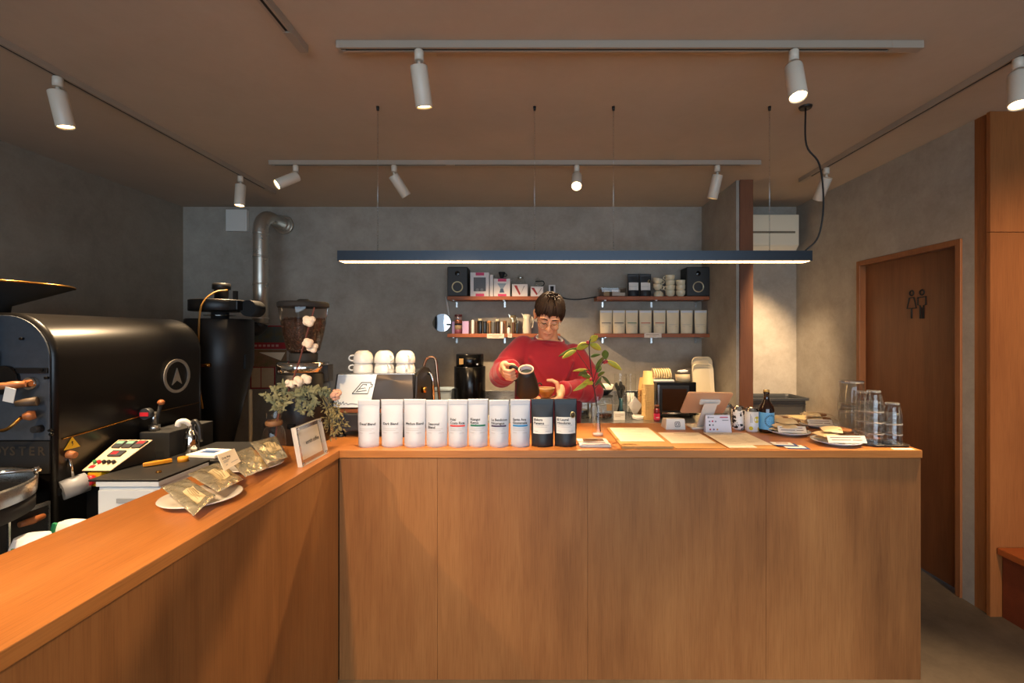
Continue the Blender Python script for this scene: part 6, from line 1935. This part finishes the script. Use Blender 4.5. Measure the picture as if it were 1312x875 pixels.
# head: stacked super-ellipses, face towards -Y
prof = [(-.117, .016, -.084, -.05), (-.108, .030, -.094, -.035), (-.092, .043, -.098, -.005), (-.065, .055, -.096, .03), (-.035, .0635, -.094, .062), (0, .069, -.093, .086),
        (.03, .073, -.094, .096), (.06, .0755, -.092, .099), (.085, .0715, -.082, .092), (.103, .060, -.062, .075), (.115, .040, -.035, .05), (.121, .012, -.008, .02)]
rings = []
for z, w, f_, k in prof:
    cy_, dy_ = (f_ + k) / 2, (k - f_) / 2
    rings.append([(w * math.copysign(abs(math.cos(t)) ** .9, math.cos(t)), cy_ + dy_ * math.copysign(abs(math.sin(t)) ** .9, math.sin(t)), z) for t in [2 * math.pi * i / 28 for i in range(28)]])
b.M = HM
b.loft(rings)
# nose, brow, cheeks, lips, chin, lids, ears
b.chain([(0, -.094, .018), (0, -.104, -.008), (0, -.114, -.026)], [.008, .010, .0115], 12)
b.ell((-.0115, -.102, -.031), (.0085, .010, .0075), 12, 8); b.ell((.0115, -.102, -.031), (.0085, .010, .0075), 12, 8)
for sx in (-1, 1):
    b.chain([(sx * .012, -.090, .030), (sx * .034, -.091, .034), (sx * .054, -.078, .027)], [.008, .009, .007], 10)
    b.ell((sx * .031, -.083, .008), (.017, .0115, .0115), 16, 10)
    b.ell((sx * .040, -.076, -.025), (.022, .020, .022), 14, 10)
    b.ell((sx * .079, .012, -.008), (.011, .020, .033), 14, 10)
    b.ell((sx * .087, .019, .006), (.008, .014, .022), 12, 8)
b.chain([(-.021, -.092, -.060), (-.008, -.1, -.0565), (.008, -.1, -.0565), (.021, -.092, -.060)], [.004, .0062, .0062, .004], 10)
b.chain([(-.018, -.092, -.0675), (0, -.1, -.070), (.018, -.092, -.0675)], [.004, .007, .004], 10)
b.ell((0, -.087, -.098), (.020, .015, .015), 14, 10)
b.M = Matrix()
# neck, trunk, limbs in one skin
hb = HM @ V(0, .035, -.05)
b.chain([hb, neck0 + V(0, .0, -.01)], [.056, .060], 20)
def ring_(cx, cy, z, w, d, n=28, tilt=-.10, e=.8):
    return [(cx + w * math.copysign(abs(math.cos(t)) ** e, math.cos(t)), cy + d * math.copysign(abs(math.sin(t)) ** e, math.sin(t)), z + tilt * w * math.cos(t) * (1 if z > 1.2 else 0)) for t in [2 * math.pi * i / n for i in range(n)]]
b.loft([ring_(.09, 2.875, .84, .15, .10), ring_(.09, 2.875, 1.0, .155, .10), ring_(.09, 2.87, 1.18, .155, .10), ring_(.09, 2.865, 1.32, .17, .105), ring_(.09, 2.855, 1.40, .165, .095), ring_(.09, 2.85, 1.45, .12, .08), ring_(.09, 2.848, 1.475, .07, .062)])
b.chain([shR, elR, wrR], [.052, .043, .029], 16)
b.chain([shL, elL, wrL], [.052, .043, .029], 16)
for sx, fx in ((-.085, .005), (.085, .175)):
    b.chain([(.09 + sx, 2.88, .90), (fx, 2.87, .48), (fx, 2.90, .09)], [.088, .055, .04], 18)
    b.chain([(fx, 2.90, .035), (fx, 2.80, .028), (fx, 2.72, .024)], [.032, .034, .026], 14)
# ---- right hand: a fist round the jug handle
JT = V(-.030, 2.385, 1.196)          # bottom centre of the jug
JA = V(-.06, -.50, .86).normalized() # axis of the jug, tipped to the cup
JQ = JA.to_track_quat('Z', 'Y').to_matrix()
# handle runs outside the jug on its rear left side
hdir = V(-.80, .45, 0); hdir = (hdir - JA * hdir.dot(JA)).normalized()
JH = .150
h_top, h_bot = JT + JA * (JH * .90) + hdir * .036, JT + JA * (JH * .50) + hdir * .047
g_top, g_bot = JT + JA * (JH * .98) + hdir * .088, JT + JA * (JH * .52) + hdir * .082
grip = (g_top + g_bot) / 2
hx = (g_top - g_bot).normalized()                     # along the handle
palm = grip + hdir * .034 + V(-.004, .018, .004)
b.chain([wrR, palm + V(-.012, .03, .0)], [.028, .026], 14)
b.chain([palm + hx * .026, palm - hx * .024], [.0265, .0245], 14)
side = hdir.cross(hx).normalized()                    # tangential
if side.y > 0:
    side = -side                                      # towards the camera
for k, (o_, L_) in enumerate(((.030, .96), (.010, 1.06), (-.010, 1.0), (-.029, .82))):
    root = palm + hx * o_ + side * .012
    k1 = grip + hx * o_ * .92 + side * .030 * L_ + hdir * .020
    k2 = grip + hx * o_ * .90 + side * .030 * L_ - hdir * .008
    tip = grip + hx * o_ * .88 + side * .010 - hdir * .021
    b.chain([root, k1, k2, tip], [.0108, .0098, .0090, .0080], 12)
tr0 = palm + hx * .030 - side * .004
b.chain([tr0, grip + hx * .050 + side * .006 + hdir * .018, grip + hx * .058 + side * .016 - hdir * .004], [.0125, .0105, .0088], 12)
# ---- left hand: cup carried on the fingers, thumb along the rim
CC = V(px2x(699.5, 2.50), 2.50, 1.163)       # cup base centre
pl_ = V(.126, 2.520, 1.172)
b.chain([wrL, pl_ + V(.018, .012, .004)], [.029, .025], 14)
b.chain([pl_ + V(.02, .028, .008), pl_ + V(.012, -.022, -.012)], [.024, .021], 14)
for k, (dy, dz, L_) in enumerate(((-.030, .000, .95), (-.010, -.004, 1.05), (.011, -.003, 1.0), (.031, .002, .82))):
    root = pl_ + V(.0, dy * .9, -.014 + dz)
    k1 = V(CC.x + .022, CC.y + dy, CC.z - .0165 + dz)
    k2 = V(CC.x - .020 * L_, CC.y + dy * 1.02 - .004, CC.z - .0165 + dz)
    tip = V(CC.x - .072 * L_ + .012, CC.y + dy - .008, CC.z - .006 + dz)
    b.chain([root, k1, k2, tip], [.0112, .0100, .0092, .0080], 12)
b.chain([pl_ + V(.012, .014, .016), V(CC.x + .062, CC.y + .034, CC.z + .072), V(CC.x + .036, CC.y + .048, CC.z + .085), V(CC.x + .012, CC.y + .054, CC.z + .084)], [.0135, .0118, .0105, .0085], 12)
person = fuse(b, 'person', M_skin, .0034, 3, None, .5, label='person in a red sweater and glasses, head bowed, pouring from a black jug', cat='person')

# hair: close cap plus combed locks
h = MB()
h.M = HM
def scalp(th, ph, k=1.0):
    """th from the crown down, ph round the head (0 = face)"""
    x = .0855 * math.sin(th) * math.sin(ph)
    y = .004 - .106 * math.sin(th) * math.cos(ph)
    z = .018 + .119 * math.cos(th)
    return V(x * k, y * k, z * k)
def hairline(ph):
    a = abs(((ph + math.pi) % (2 * math.pi)) - math.pi)
    if a < .62:
        return 1.16 + .07 * math.sin(ph * 2.4 + .6)
    if a < 1.0:
        return 1.20 + (a - .62) / .38 * .36
    if a < 1.30:
        return 1.56 + .16 * math.sin((a - 1.0) / .3 * math.pi) if ph > 0 and ph < 3.2 else 1.48
    if a < 1.85:
        return 1.40
    return 1.40 + min(1, (a - 1.85) / .45) * .55
NP, NT = 44, 9
out, inn = [], []
for j in range(NT + 1):
    ro_, ri_ = [], []
    for i in range(NP):
        ph = 2 * math.pi * i / NP
        th = .02 + (hairline(ph) - .02) * j / NT
        sd = min(1, max(0, (abs(((ph + math.pi) % (2 * math.pi)) - math.pi) - .5) / .5)); ro_.append(scalp(th, ph, (1.06 - .05 * sd * max(0, j / NT - .35) / .65) if j < NT else 1.0 - .02 * sd)); ri_.append(scalp(th, ph, .86))
    out.append(ro_); inn.append(ri_)
h.loft(out + inn[::-1])
rh = random.Random(21)
for i in range(150):
    ph = rh.uniform(-math.pi, math.pi)
    th0 = rh.uniform(.15, .75); th1 = min(hairline(ph) + rh.uniform(-.18, .17), 2.1)
    dph = rh.uniform(-.25, .35)
    pts = []
    for k in range(5):
        t = k / 4
        sd = min(1, max(0, (abs(ph) - .5) / .5)); lift = 1.055 + .03 * math.sin(math.pi * t) + rh.uniform(0, .014) - .055 * sd * t * t
        pts.append(scalp(th0 + (th1 - th0) * t, ph + dph * t * (1 - t) * 1.6 + dph * .3 * t, lift))
    h.tube(pts, [.004, .0075, .0075, .006, .0015], 7)
for i in range(44):      # tufts standing at the crown
    ph = rh.uniform(-math.pi, math.pi); th0 = rh.uniform(0, .35)
    p = scalp(th0, ph, 1.04)
    d_ = V(rh.uniform(-.5, .5), rh.uniform(-.8, .1), 1).normalized()
    h.tube([p, p + d_ * .013 + V(0, -.004, 0), p + d_ * .022 + V(rh.uniform(-.006, .006), -.014, -.002)], [.005, .004, .001], 6)
h.build('hair', M_hair, person)
# brows, lashes, glasses
m = MB(); m.M = HM
for sx in (-1, 1):
    m.tube([(sx * .014, -.0985, .0315), (sx * .032, -.1005, .037), (sx * .052, -.088, .031)], [.0028, .0034, .0016], 8)
m.build('eyebrows', M_hair, person)
m = MB(); m.M = HM
for sx in (-1, 1):
    m.tube([(sx * .017, -.0925, .0045), (sx * .031, -.0958, .000), (sx * .046, -.0875, .004)], [.0012, .0018, .0010], 6)
m.build('eyelashes', M_hair, person)
m = MB(); m.M = HM
for sx in (-1, 1):
    loop = [(sx * .032 + .0225 * math.cos(t), -.109 + .006 * abs(math.cos(t)) * (1 if sx * math.cos(t) > 0 else 0), -.002 + .019 * math.sin(t)) for t in [2 * math.pi * i / 24 for i in range(25)]]
    m.tube(loop, .0011, 6)
    m.tube([(sx * .0545, -.103, .003), (sx * .074, -.06, .008), (sx * .080, .005, .006)], .0011, 6)
m.tube([(-.0095, -.109, .002), (0, -.112, .006), (.0095, -.109, .002)], .0011, 6)
m.build('glasses_frame', pm('glasses_metal', (190, 170, 140), .25, metal=.9), person)
m = MB(); m.M = HM
for sx in (-1, 1):
    m.prism([(sx * .032 + .0215 * math.cos(t), -.002 + .018 * math.sin(t)) for t in [2 * math.pi * i / 20 for i in range(20)]], lambda a, c: (a, -.1095, c), lambda a, c: (a, -.1085, c))
m.build('glasses_lenses', M_glass, person)
m = MB(); m.M = HM
m.tube([(-.019, -.0985, -.0636), (0, -.1055, -.0632), (.019, -.0985, -.0636)], [.0008, .0016, .0008], 6); m.build('mouth_line', pm('mouth_dark', (128, 70, 60), .6), person)

# sweater
s_ = MB()
ybk = 2.87
s_.loft([ring_(.088, 2.875, .915, .192, .125), ring_(.088, 2.875, .955, .205, .138), ring_(.09, 2.872, 1.06, .212, .142), ring_(.09, 2.868, 1.20, .208, .140), ring_(.092, 2.862, 1.32, .205, .138), ring_(.09, 2.855, 1.385, .195, .125, tilt=-.12),
         ring_(.088, 2.850, 1.43, .165, .105, tilt=-.14), ring_(.088, 2.845, 1.452, .120, .088, tilt=-.12), ring_(.090, 2.842, 1.466, .088, .079, tilt=-.08)])
s_.chain([shR + V(.03, 0, -.01), (shR + elR) / 2, elR, elR * .5 + wrR * .5, wrR * .86 + elR * .14], [.083, .076, .074, .066, .050], 20)
s_.chain([shL + V(-.03, 0, -.01), (shL + elL) / 2, elL, elL * .5 + wrL * .5, wrL * .84 + elL * .16], [.083, .078, .073, .062, .046], 20)
# folds: rolls of cloth at the elbows and cuffs
for (p, d_, r_) in ((elR * .75 + wrR * .25, wrR - elR, .071), (elR * .35 + wrR * .65, wrR - elR, .063), (elL * .8 + wrL * .2, wrL - elL, .070), (elL * .45 + wrL * .55, wrL - elL, .061), (shR * .3 + elR * .7, elR - shR, .078), (shL * .35 + elL * .65, elL - shL, .078)):
    d_ = d_.normalized(); u_ = d_.orthogonal().normalized(); w_ = d_.cross(u_)
    s_.tube([p + (u_ * math.cos(t) + w_ * math.sin(t)) * (r_ - .010) + d_ * .016 * math.sin(t * 1.0 + r_ * 90) for t in [2 * math.pi * i / 18 for i in range(19)]], .014, 10)
# soft drape creases across the chest
for (p0, p1, r_) in (((-.02, 2.738, 1.36), (.10, 2.728, 1.20), .012), ((.23, 2.742, 1.34), (.16, 2.727, 1.18), .012), ((.265, 2.76, 1.28), (.20, 2.735, 1.16), .013), ((-.06, 2.757, 1.25), (.02, 2.735, 1.10), .012)):
    s_.chain([p0, p1], [r_, r_ * .6], 10)
sw = fuse(s_, 'sweater', M_swt, .006, 9, person, .5)
# ribbed collar following the neck hole
m = MB()
cpts = []
for i in range(37):
    t = 2 * math.pi * i / 36
    cpts.append(V(.094 + .086 * math.cos(t), 2.838 + .084 * math.sin(t), 1.466 - .010 * math.cos(t) + .028 * math.sin(t)))
m.tube(cpts, .0115, 10); m.build('collar', M_swt, person)
m = MB()
cpts = [V(.096 + .078 * math.cos(t), 2.842 + .062 * math.sin(t), 1.476 - .010 * math.cos(t) + .026 * math.sin(t)) for t in [2 * math.pi * i / 36 for i in range(37)]]
m.tube(cpts, .008, 10); m.build('undershirt_collar', pm('undershirt', (240, 234, 226), .8), person)
for wr, el, r_ in ((wrR, elR, .043), (wrL, elL, .042)):
    d_ = (wr - el).normalized()
    c_ = wr * .86 + el * .14 + d_ * .028
    m = MB(); m.tube([c_ - d_ * .02, c_ - d_ * .006, c_ + d_ * .012, c_ + d_ * .022], [r_, r_ + .004, r_ + .002, r_ - .006], 22); m.build('cuff', M_swt, person)
m = MB()
m.loft([ring_(.088, 2.875, .880, .180, .116), ring_(.088, 2.875, .885, .187, .121), ring_(.088, 2.875, .91, .187, .121), ring_(.088, 2.875, .914, .18, .116)]); m.build('hem_band', M_swt, person)
# trousers and shoes
t_ = MB()
t_.loft([ring_(.09, 2.877, .78, .172, .118), ring_(.09, 2.877, .95, .168, .113)])
for sx, fx in ((-.085, .005), (.085, .175)):
    t_.chain([(.09 + sx, 2.88, .84), (fx, 2.87, .48), (fx, 2.90, .12)], [.100, .075, .060], 18)
fuse(t_, 'trousers', pm('trousers_dark', (36, 38, 44), .85), .010, 5, person)
for fx in (.005, .175):
    m = MB(); m.loft([[(fx + .05 * math.cos(t) * k, 2.81 + .135 * math.sin(t) * k, z) for t in [2 * math.pi * i / 20 for i in range(20)]] for z, k in ((.0, .95), (.015, 1.0), (.06, .92), (.085, .55))]); m.build('shoe', M_black, person)

# the jug
jg = thing('pouring_jug', 'matte black pouring jug with a pale rim held tilted by its handle', 'jug', JT)
JM = JQ.to_4x4()
m = MB(); m.M = JM
m.lathe([(.054, 0), (.0595, .005), (.0600, .02), (.052, .075), (.0405, .125), (.0375, .150), (.0345, .150), (.0370, .122), (.048, .075), (.055, .022), (.050, .008), (0, .007)], 36, cap1=False)
m.build('jug_body', pm('jug_black', (26, 22, 20), .5), jg)
m = MB(); m.M = JM; m.lathe([(.0378, .147), (.0395, .152), (.038, .156), (.034, .153), (.0335, .148)], 36, cap0=False, cap1=False); m.build('rim', pm('jug_rim', (206, 180, 156), .3), jg)
m = MB(); m.M = JM; m.lathe([(.0340, .149), (.0365, .122), (.0475, .076)], 30, cap0=False, cap1=False); m.build('inner_wall', pm('jug_inside', (214, 204, 210), .35, metal=.1), jg)
m = MB(); m.M = JM; m.lathe([(.0355, .128), (.0, .1285)], 30, cap0=False, cap1=False); m.build('liquid', pm('jug_liquid', (52, 58, 50), .1), jg)
m = MB(); m.tube([p - JT for p in spline([h_top, (h_top + g_top) / 2 + JA * .010, g_top, grip, g_bot, (g_bot + h_bot) / 2 - JA * .006, h_bot], 5)], .0085, 10); m.build('handle', M_blackm, jg)
# the cup
cu = thing('ochre_cup', 'small ochre ceramic cup with a pale rim carried on the left hand', 'cup', CC)
m = MB(); m.lathe([(.020, -.003), (.023, .000), (.030, .008), (.043, .028), (.0475, .047), (.0445, .047), (.040, .028), (.027, .011), (0, .009)], 34, cap1=False); m.build('cup_body', pm('ochre_glaze', (150, 98, 40), .35, vary=.15, vscale=40), cu)
m = MB(); m.lathe([(.0478, .0465), (.0488, .049), (.047, .051), (.0442, .0485)], 34, cap0=False, cap1=False); m.build('rim', pm('cup_rim', (214, 186, 150), .4), cu)
m = MB(); m.lathe([(.0405, .030), (.0, .0302)], 30, cap0=False, cap1=False); m.build('coffee', pm('coffee_dark', (50, 28, 16), .1), cu)
m = MB(); m.tube(bez((-.036, .03, .040), (-.060, .05, .062), (-.030, .055, .085), (-.022, .040, .060), 8), .004, 7); m.build('handle', M_blackm, cu)
